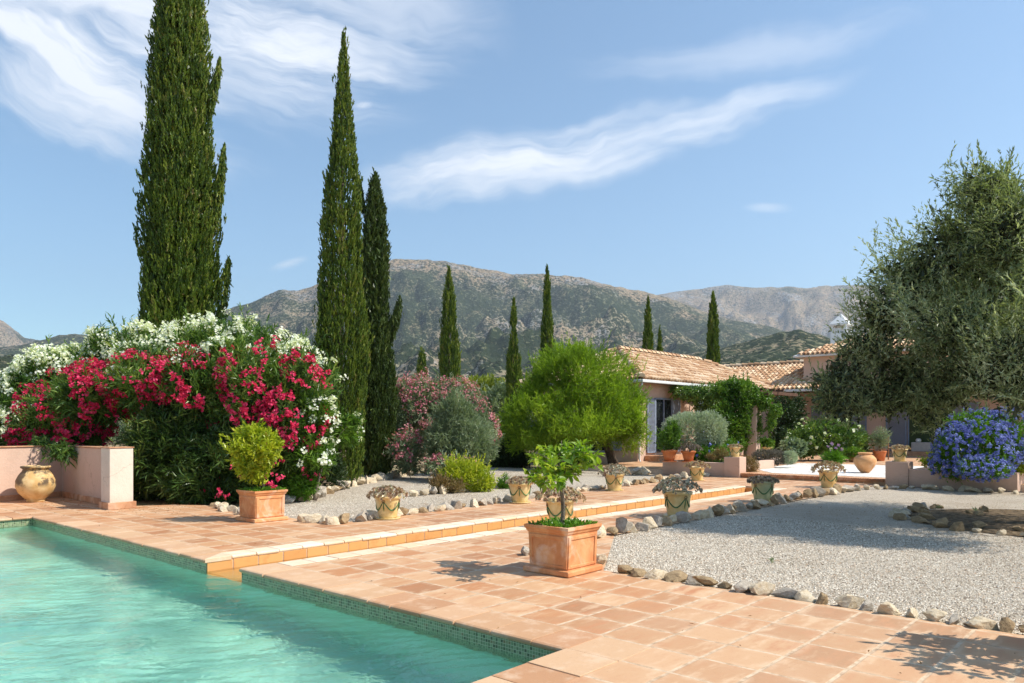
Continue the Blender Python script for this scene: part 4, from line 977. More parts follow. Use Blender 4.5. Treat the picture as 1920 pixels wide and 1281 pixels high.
lemon((6.335,4.925), 'small lemon tree in a square terracotta planter in front of the gravel yard', 5)
lemon((6.42,.34), 'potted tree at the right edge, only a corner of its clay tray in view', 9)
c = (6.47,11.25)
r = planter(c, 'lime green bushy tree in a square terracotta planter in front of the oleanders', name='potted_lime_bush')
mb = MB(); mb.tube([(c[0],c[1],.44),(c[0]+.02,c[1],.62),(c[0]-.01,c[1]+.01,.9)], [.03,.025,.02], 8); mb.build('trunk', M['bark'], r, True)
crown('crown', M['lime'], r, [E(484,842,12.25,44,44),E(478,872,12.25,30,30),E(472,820,12.25,24,22),E(505,830,12.3,24,24)], 950, 7, .14, .068, .026, up=.4, rnd=.6, shoots=.06, shl=.16, lump=.35, lf=5, r0=.35)
groundcover(r, c, 260, M['bright'])
petals('fallen_blossom', M['crim'], r, np.array([[c[0]+random.uniform(-.2,.35), c[1]+random.uniform(-.3,.1), random.uniform(.5,.72)] for _ in range(8)]), np.tile([0,-.3,1.],(8,1)), 4, .04, .028, .024)
# ---- jars
p = gp(67, 941); r = thing('glazed_jar', p, 'big weathered yellow glazed jar with black blotches against the low wall', 'jar')
mb = MB(); mb.lathe([(.001,.0),(.15,.0),(.17,.03),(.16,.05),(.22,.10),(.31,.20),(.355,.32),(.35,.44),(.30,.55),(.245,.62),(.225,.66),(.235,.68),(.262,.69),(.27,.71),(.262,.73),(.22,.735),(.205,.70),(.20,.60),(.24,.5),(.001,.45)], n=40, wob=.006); mb.build('body', M['jar'], r, True, world=False)
p = gp(1622, 887, CZ); r = thing('amphora_jar', (p[0],p[1],CZ+.005), 'round terracotta jar standing on the white pebble mosaic', 'jar')
mb = MB(); mb.lathe([(.001,0),(.10,0),(.13,.02),(.20,.10),(.29,.24),(.325,.34),(.31,.43),(.24,.51),(.175,.545),(.17,.56),(.20,.57),(.205,.60),(.19,.61),(.15,.60),(.15,.55),(.001,.5)], n=36, wob=.008); mb.build('body', M['clay_amph'], r, True, world=False)
# ---- chair and table under the olive, small table in the doorway
def chair(loc, rz, label):
    r = thing('garden_chair', loc, label, 'chair'); r.rotation_euler = (0,0,rz)
    def b(nm, *a): m = MB(); m.box(*a); m.build(nm, M['chairwood'], r, world=False, bevel=.005)
    b('seat', -.23,.23,-.22,.22,.42,.45)
    for sx in (-.2,.2): b('leg', sx-.02,sx+.02,-.21,-.17,0,.42); b('leg', sx-.02,sx+.02,.18,.22,0,.95)
    m = MB()
    for z in (.58,.70,.82): m.box(-.2,.2,.19,.21,z,z+.07)
    m.build('backrest', M['chairwood'], r, world=False)
    for sx in (-.235,.195): b('armrest', sx,sx+.04,-.2,.2,.62,.65)
p = at(1624, 800, 31.5); chair((p[0],p[1],CZ), -2.2, 'brown wooden chair at the left of the two under the olive tree')
p = at(1652, 800, 31.8); chair((p[0],p[1],CZ), 2.4, 'brown wooden chair nearer the shutter under the olive tree')
p = at(1733, 800, 36.); r = thing('covered_table', (p[0],p[1],.34), 'low table under a white cloth in the dark doorway', 'table')
mb = MB(); mb.box(-.3,.3,-.5,.5,.0,.44); mb.build('tablecloth', M['curtain'], r, world=False, bevel=.03)
mb = MB(); mb.lathe([(.001,.44),(.10,.44),(.13,.52),(.10,.60),(.05,.62),(.001,.62)], c=(0,.25,0), n=16); mb.build('bowl', M['gutter'], r, True, world=False)
# ================================================================== STONES
STM = []
for k in range(15):
    import bmesh
    bm = bmesh.new(); bmesh.ops.create_icosphere(bm, subdivisions=3, radius=.5)
    rk = random.Random(100+k); sc = (1, rk.uniform(.6,.85), rk.uniform(.5,.85))
    for v in bm.verts:
        p = v.co*1.; p = p*(1+.5*mnoise.noise(p*1.7+Vector((k*7.1,0,0)))+.16*mnoise.noise(p*5+Vector((0,k*3.3,0))))
        v.co = Vector((p.x*sc[0], p.y*sc[1], p.z*sc[2]))
    for q in range(10):                              # broken facets
        n = Vector((rk.gauss(0,1), rk.gauss(0,1), rk.gauss(0,.8)+.3)).normalized(); dd = rk.uniform(.17,.30)*min(1, .62+abs(n.x)*.55)
        for v in bm.verts:
            h = v.co.dot(n)-dd
            if h > 0: v.co -= n*h*.93
    for v in bm.verts: v.co += Vector((mnoise.noise(v.co*12+Vector((k,0,0))), mnoise.noise(v.co*12+Vector((0,k,9))), mnoise.noise(v.co*12+Vector((5,0,k)))))*.018
    me = bpy.data.meshes.new('border_stone'); bm.to_mesh(me); bm.free(); STM.append(me)
ST_MESH = {}
def stone(x, y, s, tone, label, group, sink=.12, z=0., tall=1.):
    k = random.randrange(15); key = (k, tone)
    if key not in ST_MESH:
        me = STM[k].copy(); me.materials.append(M[tone]); ST_MESH[key] = me
    o = bpy.data.objects.new('border_stone', ST_MESH[key]); o.scale = (s*1.35*random.uniform(.85,1.2), s*1.3*random.uniform(.8,1.1), s*1.25*random.uniform(.8,1.15)*tall)
    o.location = (x, y, z+s*.30*tall-sink*s*.6); o.rotation_euler = (random.uniform(-.35,.35), random.uniform(-.35,.35), random.uniform(0,6.28)); link(o)
    tag(o, label, 'stone', group)
TONE = {'st0': 'pale cream', 'st1': 'dark brown', 'st2': 'grey'}
def run(pts, s0, s1, place, grp, w=(.5,.3,.2), gap=.92, jit=.05, tall=1.):
    pts = [np.array(p, float) for p in pts]; seg = [np.linalg.norm(b-a) for a, b in zip(pts, pts[1:])]; tot = sum(seg); s = 0
    while s < tot:
        sz = random.uniform(s0, s1)*random.uniform(.85, 1.15); q = s+sz/2; i = 0
        while i < len(seg)-1 and q > seg[i]: q -= seg[i]; i += 1
        p = pts[i]+(pts[i+1]-pts[i])*min(q/seg[i], 1); tone = random.choices(['st0','st1','st2'], w)[0]
        stone(p[0]+random.uniform(-jit,jit), p[1]+random.uniform(-jit,jit), sz*1.12, tone, f'{TONE[tone]} border stone {place}', f'{TONE[tone]} stones of the border {place}', tall=tall); s += sz*gap
run([(6.68,4.45),(6.70,.2),(6.70,-1.2)], .15, .25, 'between the paving and the front of the gravel yard', 'a', (.35,.45,.2), .90, .015, .72)
run([(6.85,5.85),(7.6,6.0),(8.8,6.05),(10.8,6.1),(13.3,6.08),(15.5,6.1),(17.8,6.02),(19.6,5.85)], .19, .30, 'along the right side of the rill walk', 'b', (.4,.25,.35), .96, .05, .9)
run([(19.8,5.7),(20.6,5.0),(20.6,3.6),(20.5,2.2),(20.4,1.5)], .16, .26, 'at the foot of the plumbago planter', 'c', (.75,.15,.1), 1.15, .06, .75)
run([(6.95,13.9),(6.75,13.0),(6.72,12.1)], .18, .26, 'left of the potted lime green bush', 'd', (.7,.1,.2), 1.0, .05, .9)
run([(6.8,10.75),(6.95,9.95),(7.9,9.98),(9.6,10.12),(11.4,10.3),(14.5,10.6),(18.4,10.9),(20.6,11.3)], .17, .28, 'along the left side of the rill walk', 'e', (.45,.25,.3), 1.0, .05, .95)
run([(8.0,13.6),(8.95,13.7),(11.1,15.6),(13.0,16.9),(15.3,18.3),(16.5,18.8)], .22, .42, 'at the foot of the tall cypresses', 'f', (.6,.25,.15), .98, .08, .8)
run([(10.9,12.75),(12.4,12.75),(14.3,12.95),(16.5,13.8)], .22, .34, 'in front of the yellow green shrub', 'g', (.7,.2,.1), 1.02, .05, .8)
run([(19.2,13.4),(20.1,13.2),(21.0,13.0),(21.4,13.4)], .22, .34, 'left of the pink planter wall', 'h', (.85,.1,.05), .95, .06, .9)
run([(OC[0]+2.15*math.cos(a)*1., OC[1]+2.2*math.sin(a)) for a in np.linspace(.9, 2*PI-1.6+.9, 32)], .15, .30, 'circling the soil under the olive tree', 'i', (.35,.35,.3), 1.1, .18, .62)
for (px,py,s) in [(985,1040,.20),(1128,1058,.18),(1118,1050,.16),(1322,893,.30)]:
    p = gp(px, py); stone(p[0], p[1], s, 'st2' if px == 985 else 'st0', {985:'rounded grey stone peeping out left of the lemon tree planter',1128:'cream stone touching the right foot of the lemon planter',1118:'small cream stone just behind the right foot of the lemon planter',1322:'upright cream stone behind the pot before the pink planter'}[px], None)
for k in range(16):
    a = random.uniform(0, 2*PI); q = random.uniform(.6, 1.8)
    stone(OC[0]+q*math.cos(a), OC[1]+q*math.sin(a), random.uniform(.14,.3), 'st1', 'dark brown stone lying on the leaf litter under the olive tree', 'dark stones on the soil under the olive tree', tall=.6)
# ================================================================== CYPRESSES
cypress(338, -330, 900, 20.0, 136, 'huge broad dark cypress rising out of the top of the photo behind the oleanders', M['cyp'], 15000, 14, .078, .026, prof=[(0,.80),(.12,1.),(.3,1.04),(.5,.90),(.62,.76),(.75,.63),(.9,.40),(1,.05)], seed=1, lobes=[(.92,6.9,.17,2.1),(1.04,4.5,.2,1.5),(.80,9.9,.15,1.4)], lump=.13)
cypress(636, 58, 900, 19.5, 100, 'tall slender cypress with pointed tip, in front of its thinner neighbour', M['cyp'], 9500, 13, .072, .024, prof=[(0,.80),(.1,.92),(.25,1.),(.4,.86),(.6,.68),(.75,.46),(.88,.24),(.95,.13),(1,.02)], seed=2, lump=.14, lean=.012)
cypress(703, 322, 890, 22.5, 78, 'shorter ragged cypress behind and right of the slender tall one', M['cyp_d'], 5200, 13, .085, .027, prof=[(0,.8),(.2,1.),(.45,.85),(.65,.66),(.82,.55),(.92,.35),(1,.05)], seed=3, lump=.28, lobes=[(-.35,8.0,.14,1.4),(.5,4.2,.2,1.2)])
FG = 'small distant cypresses below the mountain'
for (px,top,bot,d,w,lab,n,sd,pf) in [
 (842,500,760,46,42,'distant cypress left of centre, widest of the far ones',3000,4,None),
 (791,652,760,60,20,'smallest distant cypress poking up above the pink oleander',700,5,[(0,1),(.8,1),(.95,.6),(1,.2)]),
 (963,560,760,46,32,'distant cypress with a narrow waist near its tip',1900,6,[(0,.9),(.35,1.),(.6,.8),(.76,.42),(.80,.16),(.84,.36),(.92,.30),(1,.05)]),
 (1026,497,700,52,25,'needle thin distant cypress standing above the feathery green tree',2000,7,[(0,1),(.6,.95),(.8,.6),(.93,.4),(1,.05)]),
 (1215,555,720,58,27,'taller of the two cypresses behind the tiled hip roof',1600,8,None),
 (1237,608,720,60,20,'shorter of the two cypresses behind the tiled hip roof',900,9,None),
 (1337,548,740,56,25,'lone dark cypress above the right end of the hip roof',1900,10,[(0,1),(.7,.9),(.88,.62),(1,.08)]),
 (1408,677,740,75,11,'tiny cypress tip above the far roof ridge',250,11,None)]:
    cypress(px, top, bot, d, w, lab, M['cyp'], n, 9, .16*d/50*1.1, .045*d/50, prof=pf, seed=sd, group=FG, lump=.14)
# ================================================================== OLEANDERS AND SHRUBS
cr_e = [E(105,785,17.0,58,58),E(180,740,16.8,72,62),E(290,725,16.5,85,52),E(385,722,16.2,80,58),E(475,738,16.,80,80),E(560,762,15.8,62,82),E(150,808,17.0,55,38),E(78,812,17.2,40,28),E(520,810,15.7,70,50)]
low_e = [E(330,850,16.2,95,92),E(430,865,16,105,80),E(520,850,15.8,85,80),E(270,890,16.2,50,52),E(380,905,15.6,70,40)]
t = thing('crimson_oleander', at(330, 940, 15.9)*[1,1,0], 'huge oleander bush full of crimson flowers over a dark leafy base', 'oleander')
limbs('stems', M['bark_l'], t, (at(340,940,16.2)*[1,1,0]), [at(x,y,16.4) for x, y in ((230,740),(330,740),(430,740),(520,750),(570,790))], .07)
crown('foliage', M['ole'], t, cr_e, 7600, 8, .30, .15, .028, up=.45, rnd=.45, spread=.75, r0=.35, r1=1.02, lump=.34, lf=1.5, shoots=.05, shl=.45, seed=1)
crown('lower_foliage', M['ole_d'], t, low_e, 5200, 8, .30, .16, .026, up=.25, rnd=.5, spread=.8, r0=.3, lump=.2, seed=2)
hg = [E(115,850,15.7,26,18),E(80,838,16.2,22,16)]
crown('hanging_foliage', M['ole'], t, hg, 160, 8, .25, .15, .026, up=-.6, rnd=.5, r0=.1, seed=8)
blooms('flowers', M['crim'], t, cr_e, 3400, 8, .075, .030, .028, zmin=-.65, seed=1, thr=-.14, nfq=3.2, lump=.34, lf=1.5, r0=.93, r1=1.15)
blooms('low_flowers', M['crim'], t, [E(520,850,15.6,85,80),E(440,900,15.3,60,50)], 60, 5, .07, .03, .028, zmin=-.6, seed=4)
wh_e = [E(60,760,18.3,58,58),E(105,705,18.6,62,48),E(160,690,18.8,48,40),E(185,645,18.6,22,30),E(285,680,18.6,70,58),E(395,672,18.8,88,62),E(470,662,18.6,75,48),E(555,690,17.8,48,48),E(612,722,17.2,24,48),E(15,800,18,50,38)]
SPR = [E(260,668,16.6,40,22),E(350,690,15.9,34,20),E(430,655,16.4,40,20),E(230,705,16.2,26,16)]
t = thing('white_oleander', at(300, 930, 18.6)*[1,1,0], 'white flowering oleander standing behind the crimson one', 'oleander')
crown('forward_sprays', M['ole'], t, SPR, 420, 8, .32, .15, .03, up=.5, r0=.2, lump=.4, shoots=.1, shl=.5, seed=55); blooms('forward_flowers', M['wpet'], t, SPR, 210, 10, .10, .034, .03, seed=55, thr=-.2)
limbs('stems', M['bark_l'], t, (at(300,930,18.6)*[1,1,0]), [at(x,y,18.6) for x, y in ((60,760),(160,690),(285,680),(395,672),(470,670),(590,710))], .07)
crown('foliage', M['ole'], t, wh_e, 4800, 8, .32, .15, .030, up=.5, rnd=.45, r0=.3, r1=1.12, lump=.38, lf=1.4, shoots=.07, shl=.6, seed=5)
blooms('flowers', M['wpet'], t, wh_e, 1750, 11, .11, .036, .032, zmin=-.3, seed=5, thr=-.25, lump=.38, lf=1.4, r1=1.2)
t = thing('white_oleander', at(610, 930, 15.6)*[1,1,0], 'smaller white oleander below the right end of the crimson one', 'oleander')
w2 = [E(590,800,15.7,45,52),E(640,815,16,36,24),E(585,850,15.4,45,36),E(655,790,16.,22,14)]
limbs('stems', M['bark_l'], t, (at(590,925,15.6)*[1,1,0]), [at(x,y,15.7) for x, y in ((580,800),(620,815),(650,800))], .03)
crown('foliage', M['vine'], t, w2, 1100, 7, .25, .13, .024, up=.2, rnd=.5, r0=.3, lump=.25, shoots=.05, shl=.3, seed=6)
blooms('flowers', M['wpet'], t, w2, 170, 9, .08, .03, .026, zmin=-.5, seed=6, thr=-.1)
t = thing('round_bush', at(565, 935, 15.6)*[1,1,0], 'low round bright green bush right of the potted lime bush', 'bush')
crown('foliage', M['bright'], t, [E(562,905,15.6,36,34)], 1300, 7, .12, .05, .018, up=.4, r0=.4, lump=.15, lf=5, seed=7)
t = thing('dark_bush', at(612, 900, 18.5)*[1,1,0], 'dark green bush in the gap between the round bush and the cypress', 'bush')
crown('foliage', M['darkl'], t, [E(610,900,18.5,40,45),E(590,870,18.5,40,40)], 900, 7, .2, .09, .025, seed=8)
# pink oleander and the grey green bush in front of it
t = thing('pink_oleander', at(800, 885, 24)*[1,1,0], 'wide oleander with dusty pink flowers right of the ragged cypress', 'oleander')
pk = [E(790,765,24.5,60,55),E(745,790,24,30,60),E(845,750,24.5,48,38),E(762,850,22.3,36,40),E(845,872,21.,46,20),E(885,800,24,42,50)]
limbs('stems', M['bark_l'], t, (at(800,885,24.3)*[1,1,0]), [at(x,y,24.3) for x, y in ((750,790),(790,760),(845,760),(885,800))], .06)
crown('foliage', M['greyg'], t, pk, 2900, 7, .35, .16, .03, up=.5, r0=.4, lump=.22, shoots=.05, shl=.5, seed=9)
blooms('flowers', M['ppet'], t, pk, 1500, 7, .12, .034, .028, zmin=-.75, seed=9, thr=-.15, lump=.22)
t = thing('grey_green_bush', at(850, 885, 21.5)*[1,1,0], 'feathery grey green bush in front of the pink oleander', 'bush')
gg = [E(838,830,21.8,42,58),E(885,832,21.8,44,52),E(855,778,22,44,42)]
limbs('stems', M['bark_l'], t, (at(850,885,21.8)*[1,1,0]), [at(x,y,21.8) for x, y in ((800,800),(855,770),(880,820))], .05)
crown('foliage', M['greyg'], t, gg, 3600, 8, .35, .12, .017, up=.6, r0=.4, lump=.3, lf=1.6, shoots=.08, shl=.4, seed=10)
t = thing('yellow_green_shrub', at(870, 922, 17.9)*[1,1,0], 'low yellow green shrub inside the stone bordered gravel bed', 'shrub')
crown('foliage', M['lime'], t, [E(885,893,18,38,30),E(858,888,18,30,32),E(905,905,18,26,20)], 1300, 7, .22, .065, .02, up=.8, r0=.3, lump=.3, lf=4, shoots=.12, shl=.3, seed=11)
t = thing('yellow_green_shrub', at(825, 920, 17.5)*[1,1,0], 'drier olive brown shrub at the left foot of the yellow green one', 'shrub')
crown('foliage', M['brownb'], t, [E(828,905,17.5,26,18),E(850,910,17.5,22,14)], 600, 6, .18, .05, .016, up=.7, r0=.3, shoots=.1, shl=.2, seed=12)
t = thing('herb_tuft', at(945, 915, 18.6)*[1,1,0], 'small bright green tuft right of the yellow green shrub', 'plant')
crown('foliage', M['bright'], t, [E(946,905,18.8,14,12)], 260, 6, .2, .06, .014, up=1.2, r0=.2, shoots=.1, shl=.2, seed=13)
# mid background
for (px,py,d,rx,ry,mt,lab,n) in [
 (905,735,55,52,26,'yellowg','yellow green tree crown behind the pink oleander',2200),
 (945,760,50,35,40,'greyg','grey green tree beside the narrow waisted cypress',1500),
 (905,830,30,45,45,'darkl','shaded dark bush at the left foot of the feathery tree',1500),
 (950,850,29,40,32,'darkl','second shaded bush right below the feathery tree',1100),
 (5,765,27,34,62,'greyg','grey green olive tree at the left edge of the photo',2200)]:
    t = thing('background_tree', at(px, 800, d)*[1,1,0], lab, 'tree')
    limbs('trunk', M['bark'], t, (at(px,800,d)*[1,1,0]), [at(px-rx*.3,py,d),at(px+rx*.3,py,d)], .1)
    crown('crown', M[mt], t, [E(px,py,d,rx,ry),E(px-rx*.5,py+ry*.3,d,rx*.6,ry*.6),E(px+rx*.5,py+ry*.2,d,rx*.6,ry*.6)], n, 7, .5, .2*d/40, .05*d/40, r0=.4, lump=.3, lf=1.2, shoots=.05, shl=.6, seed=int(px))
rowm = []
for k, px in enumerate(range(-260, 2300, 95)):
    if 1130 < px < 2000: d = 72
    else: d = 62
    c = at(px+random.uniform(-30,30), 800, d*random.uniform(.9,1.15)); hgt = random.uniform(1.6,2.7); rowm.append((c, hgt))
for k, (c, hgt) in enumerate(rowm):
    t = thing('hedge_tree', (c[0], c[1], -.2), 'low olive tree in the far row closing the garden', 'tree', 'low olive trees closing the garden')
    crown('crown', M['greyg'] if k % 3 else M['olive'], t, [[c[0],c[1],hgt*.75,2.6,hgt*.75],[c[0]+1.6,c[1]-1,hgt*.6,2.,hgt*.6]], 480, 6, .5, .26, .07, r0=.6, lump=.3, lf=.8, seed=k)
    mb = MB(); mb.tube([(c[0],c[1],-.3),(c[0],c[1],hgt*.6)], [.2,.1], 7); mb.build('trunk', M['bark'], t, True)
# feathery tree
t = thing('feathery_tree', (at(1155, 872, 28.6)*[1,1,0]), 'bright feathery green tree with a dark leaning trunk in front of the villa', 'tree')
fe = [E(1085,720,28,88,72),E(1035,775,27.6,72,62),E(1140,765,27.6,70,62),E(1185,790,27.4,36,48),E(985,790,27.6,46,52),E(1010,740,28,46,45),E(1070,690,28.2,62,48),E(1105,798,27,70,34),E(1045,815,27.2,62,26),E(1184,796,27.3,34,22)]
b = at(1152, 800, 28.3)*[1,1,0]
limbs('trunk', M['bark'], t, b, [at(x,y,27.8) for x, y in ((1165,800),(1090,760),(1060,700),(1020,790),(1130,720),(1185,790))], .15, fork=.55)
crown('crown', M['feather'], t, fe, 10500, 9, .42, .13, .020, up=.35, rnd=.5, spread=.55, r0=.4, lump=.42, lf=1.1, shoots=.06, shl=.5, seed=20, ldir=.15)
# silver globe shrub
t = thing('silver_shrub', at(1300, 800, 25.2)*[1,1,0]+[0,0,.36], 'clipped silver grey dome shrub above the pink planter', 'shrub')
sv = [E(1288,812,25.2,46,40),E(1325,808,25.0,38,37)]
limbs('stems', M['bark'], t, at(1302,800,25.2)*[1,1,0]+np.array([0,0,.3]), [at(x,y,25.2) for x, y in ((1265,830),(1290,820),(1320,820),(1340,825))], .05)
crown('foliage', M['silver'], t, sv, 4200, 8, .15, .055, .018, up=.2, rnd=.3, r0=.72, lump=.07, lf=3, seed=21, zmin=-.75, spread=.6)
t = thing('green_shrub', at(1325, 800, 24.8)*[1,1,0]+[0,0,.36], 'leafy green shrub with a few pale blue flowers under the silver dome', 'shrub')
gs = [E(1320,852,24.6,30,20),E(1345,850,24.8,24,22),E(1368,848,25.5,20,24)]
crown('foliage', M['bright'], t, gs, 900, 7, .2, .07, .03, r0=.3, seed=22)
blooms('flowers', M['bpet'], t, gs, 30, 6, .05, .03, .028, seed=22)
t = thing('brown_shrub', at(1335, 800, 23.8)*[1,1,0]+[0,0,.36], 'dry brownish low shrub behind the left planter pillar', 'shrub')
crown('foliage', M['brownb'], t, [E(1352,850,23.9,18,12),E(1335,856,23.8,14,9)], 420, 7, .12, .05, .012, up=.5, r0=.4, seed=23)
t = thing('brown_shrub', gp(1402, 893, 0.05)*[1,1,0], 'rust brown rounded shrub right of the left planter pillar', 'shrub')
crown('foliage', M['brownb'], t, [E(1404,872,23.3,20,20)], 700, 7, .12, .05, .011, up=.6, r0=.4, seed=24)
# climber on the pergola
t = thing('climber', (cc[0], cc[1], CZ), 'lush green climber smothering the pergola left of its column', 'climbing plant')
vi = [E(1375,760,28.8,26,42),E(1385,810,28.8,24,38),E(1360,735,29,30,20),E(1395,738,28.6,30,22),E(1430,752,28.4,22,20),E(1370,835,28.5,28,24),E(1375,722,29.2,34,12),E(1362,800,28.4,30,44),E(1392,775,28.3,20,40)]
limbs('stems', M['bark'], t, (cc[0]-.3, cc[1]+.2, CZ), [at(x,y,28.8) for x, y in ((1375,760),(1395,738),(1430,752))], .05)
crown('foliage', M['vine'], t, vi, 4600, 8, .25, .075, .045, up=.1, rnd=.6, r0=.3, lump=.3, lf=2, seed=25, shoots=.04, shl=.4)
hang = [E(1445,790,28.4,12,30),E(1425,800,28.4,7,40),E(1455,770,28.3,14,12)]
crown('trailing_shoots', M['vine'], t, hang, 330, 7, .25, .07, .04, up=-.8, rnd=.5, r0=.1, lump=.4, seed=26)
t = thing('climber', (28.3, 16.1, .1), 'darker climber hanging under the eave above the shuttered door', 'climbing plant')
dv = [E(1290,738,32.3,32,18),E(1322,745,32.3,26,24),E(1345,735,32.3,24,18),E(1270,728,32.3,20,10),E(1240,738,32.4,14,8),E(1330,760,32.4,30,22),E(1300,738,31.2,26,15),E(1335,742,30.8,24,20),E(1272,735,31.6,20,12)]
crown('foliage', M['ole'], t, dv, 1900, 7, .25, .085, .045, up=-.3, rnd=.6, r0=.3, lump=.35, lf=2, seed=27)  # darker leaf colour chosen to paint in the eave's shade
limbs('stems', M['bark'], t, (28.9, 16.05, .1), [at(1290,738,32.4), at(1345,738,32.4)], .03)
# courtyard plants
def gh(px, d, z=CZ): q = at(px, 800, d); return np.array([q[0], q[1], z])
t = thing('hibiscus', gh(1545, 30), 'dark glossy shrub dotted with white flowers before the shaded villa wall', 'shrub')
hb = [E(1535,822,30.5,45,38),E(1575,820,30.5,40,38),E(1500,830,30.5,30,30),E(1600,830,31,30,30)]
crown('foliage', M['ole'], t, hb, 2300, 7, .25, .09, .05, r0=.3, lump=.25, seed=28)  # darker leaf colour stands in for tree shade on the shrub
blooms('flowers', M['wpet'], t, hb, 46, 5, .03, .065, .06, seed=28, zmin=-.5)
t = thing('wall_climber', gh(1468, 34), 'dark climber covering the shaded wall behind the pergola column', 'climbing plant')
crown('foliage', M['darkl'], t, [E(1468,790,36,30,52),E(1490,775,37,22,35),E(1470,830,35,30,26)], 1700, 7, .3, .11, .06, r0=.3, seed=29)
t = thing('purple_agapanthus', gh(1562, 27), 'strap leaved plant with mauve flower heads at the courtyard edge', 'flower')
crown('leaves', M['bright'], t, [E(1562,858,27,18,9)], 240, 6, .3, .22, .018, up=.6, r0=.1, seed=30)
P = np.array([at(x,y,27) for x, y in ((1553,838),(1560,832),(1567,841),(1572,835),(1558,846),(1578,843))]); petals('flower_heads', M['mauve'], t, P, np.tile([0,0,1.],(len(P),1)), 14, .05, .04, .02)
mb = MB()
for p in P: mb.tube([(p[0],p[1],CZ),tuple(p)], .006, 5)
mb.build('flower_stalks', M['vine'], t)
t = thing('leafy_plant', gh(1483, 27.8), 'broad leaved bluish plant left of the white flowered shrub', 'plant')
crown('foliage', M['greyg'], t, [E(1488,838,28,24,17)], 500, 7, .25, .11, .06, r0=.2, seed=31)
t = thing('lavender_mound', gh(1443, 25.5), 'wide dark purplish clipped mound behind the brown shrub', 'shrub')
crown('foliage', M['lav'], t, [E(1432,857,25.5,22,15),E(1452,857,25.5,22,15)], 1500, 8, .12, .045, .012, up=.3, rnd=.3, r0=.7, lump=.06, seed=32)
t = thing('santolina_mound', gh(1480, 25.3), 'small pale green clipped mound right of the dark lavender mound', 'shrub')
crown('foliage', M['silver'], t, [E(1480,858,25.3,15,13)], 700, 8, .1, .045, .012, up=.3, rnd=.3, r0=.7, lump=.06, seed=33)
p = gh(1437, 30, .0); t = thing('potted_shrub', (p[0],p[1],CZ), 'pale pot with a leafy plant beside the pergola column', 'potted plant')
mb = MB(); mb.lathe([(.16,0),(.2,.2),(.24,.42),(.26,.42),(.26,.47),(.22,.47),(.001,.42)], c=(p[0],p[1],CZ+.12), n=22); mb.build('pot', M['glaze'], t, True)
mb = MB(); mb.box(p[0]-.45, p[0]+.45, p[1]-.45, p[1]+.45, CZ, CZ+.12); mb.build('plinth', M['white'], t, bevel=.01)
crown('foliage', M['vine'], t, [E(1437,832,30,14,12)], 300, 6, .2, .08, .04, r0=.2, seed=34)
p = gh(1600, 29.5); t = thing('potted_shrub', p, 'dark pot with a spreading green plant left of the terracotta jar', 'potted plant')
mb = MB(); mb.lathe([(.14,0),(.19,.2),(.22,.34),(.24,.36),(.2,.37),(.001,.33)], c=p, n=22); mb.build('pot', M['skirt'], t, True)
crown('foliage', M['vine'], t, [E(1600,850,29.5,20,11)], 420, 7, .25, .1, .035, r0=.2, seed=35)
p = gh(1650, 30.5); t = thing('potted_olive', p, 'small grey leaved potted tree beside the brown chairs', 'potted tree')
mb = MB(); mb.lathe([(.16,0),(.21,.22),(.25,.38),(.26,.4),(.22,.41),(.001,.36)], c=p, n=22); mb.build('pot', M['red_clay'], t, True)
mb = MB(); mb.tube([(p[0],p[1],p[2]+.35),(p[0]+.03,p[1],1.1)], [.025,.015], 7); mb.build('trunk', M['bark'], t, True)
crown('crown', M['greyg'], t, [E(1650,822,30.5,20,22)], 420, 7, .25, .07, .018, r0=.2, seed=36)
# plumbago
t = thing('blue_plumbago', (22.3, 4.0, .38), 'big mounded plumbago covered in blue flowers spilling over the planter', 'shrub')
pb = [E(1840,838,18.4,66,52),E(1795,850,18.4,44,46),E(1880,825,18.6,56,54),E(1830,800,19,55,32),E(1840,878,17.6,46,22),E(1920,850,18.6,40,40)]
limbs('stems', M['bark'], t, at(1840,880,19)*[1,1,0]+np.array([0,0,.35]), [at(x,y,18.6) for x, y in ((1790,840),(1840,810),(1890,820))], .04)
crown('foliage', M['bright'], t, pb, 3600, 7, .22, .065, .028, up=.2, rnd=.5, r0=.35, lump=.2, seed=37, shoots=.03, shl=.3)
blooms('flowers', M['bpet'], t, pb, 1900, 13, .048, .020, .019, zmin=-.85, seed=37, thr=-.4, lump=.2, r0=.93, r1=1.1)
t = thing('lime_shrub', (22.0, 3.3, .38), 'yellow green leafy shrub at the right foot of the plumbago', 'shrub')
crown('foliage', M['lime'], t, [E(1898,872,18.1,20,26),E(1920,860,18.1,22,28)], 600, 7, .2, .07, .03, r0=.3, seed=38)
t = thing('lime_shrub', (22.4, 5.0, .38), 'yellow green leafy shrub left of the plumbago behind its planter wall', 'shrub')
crown('foliage', M['lime'], t, [E(1757,860,19.2,15,18),E(1740,866,19.4,14,8)], 330, 7, .18, .06, .026, r0=.3, seed=39)
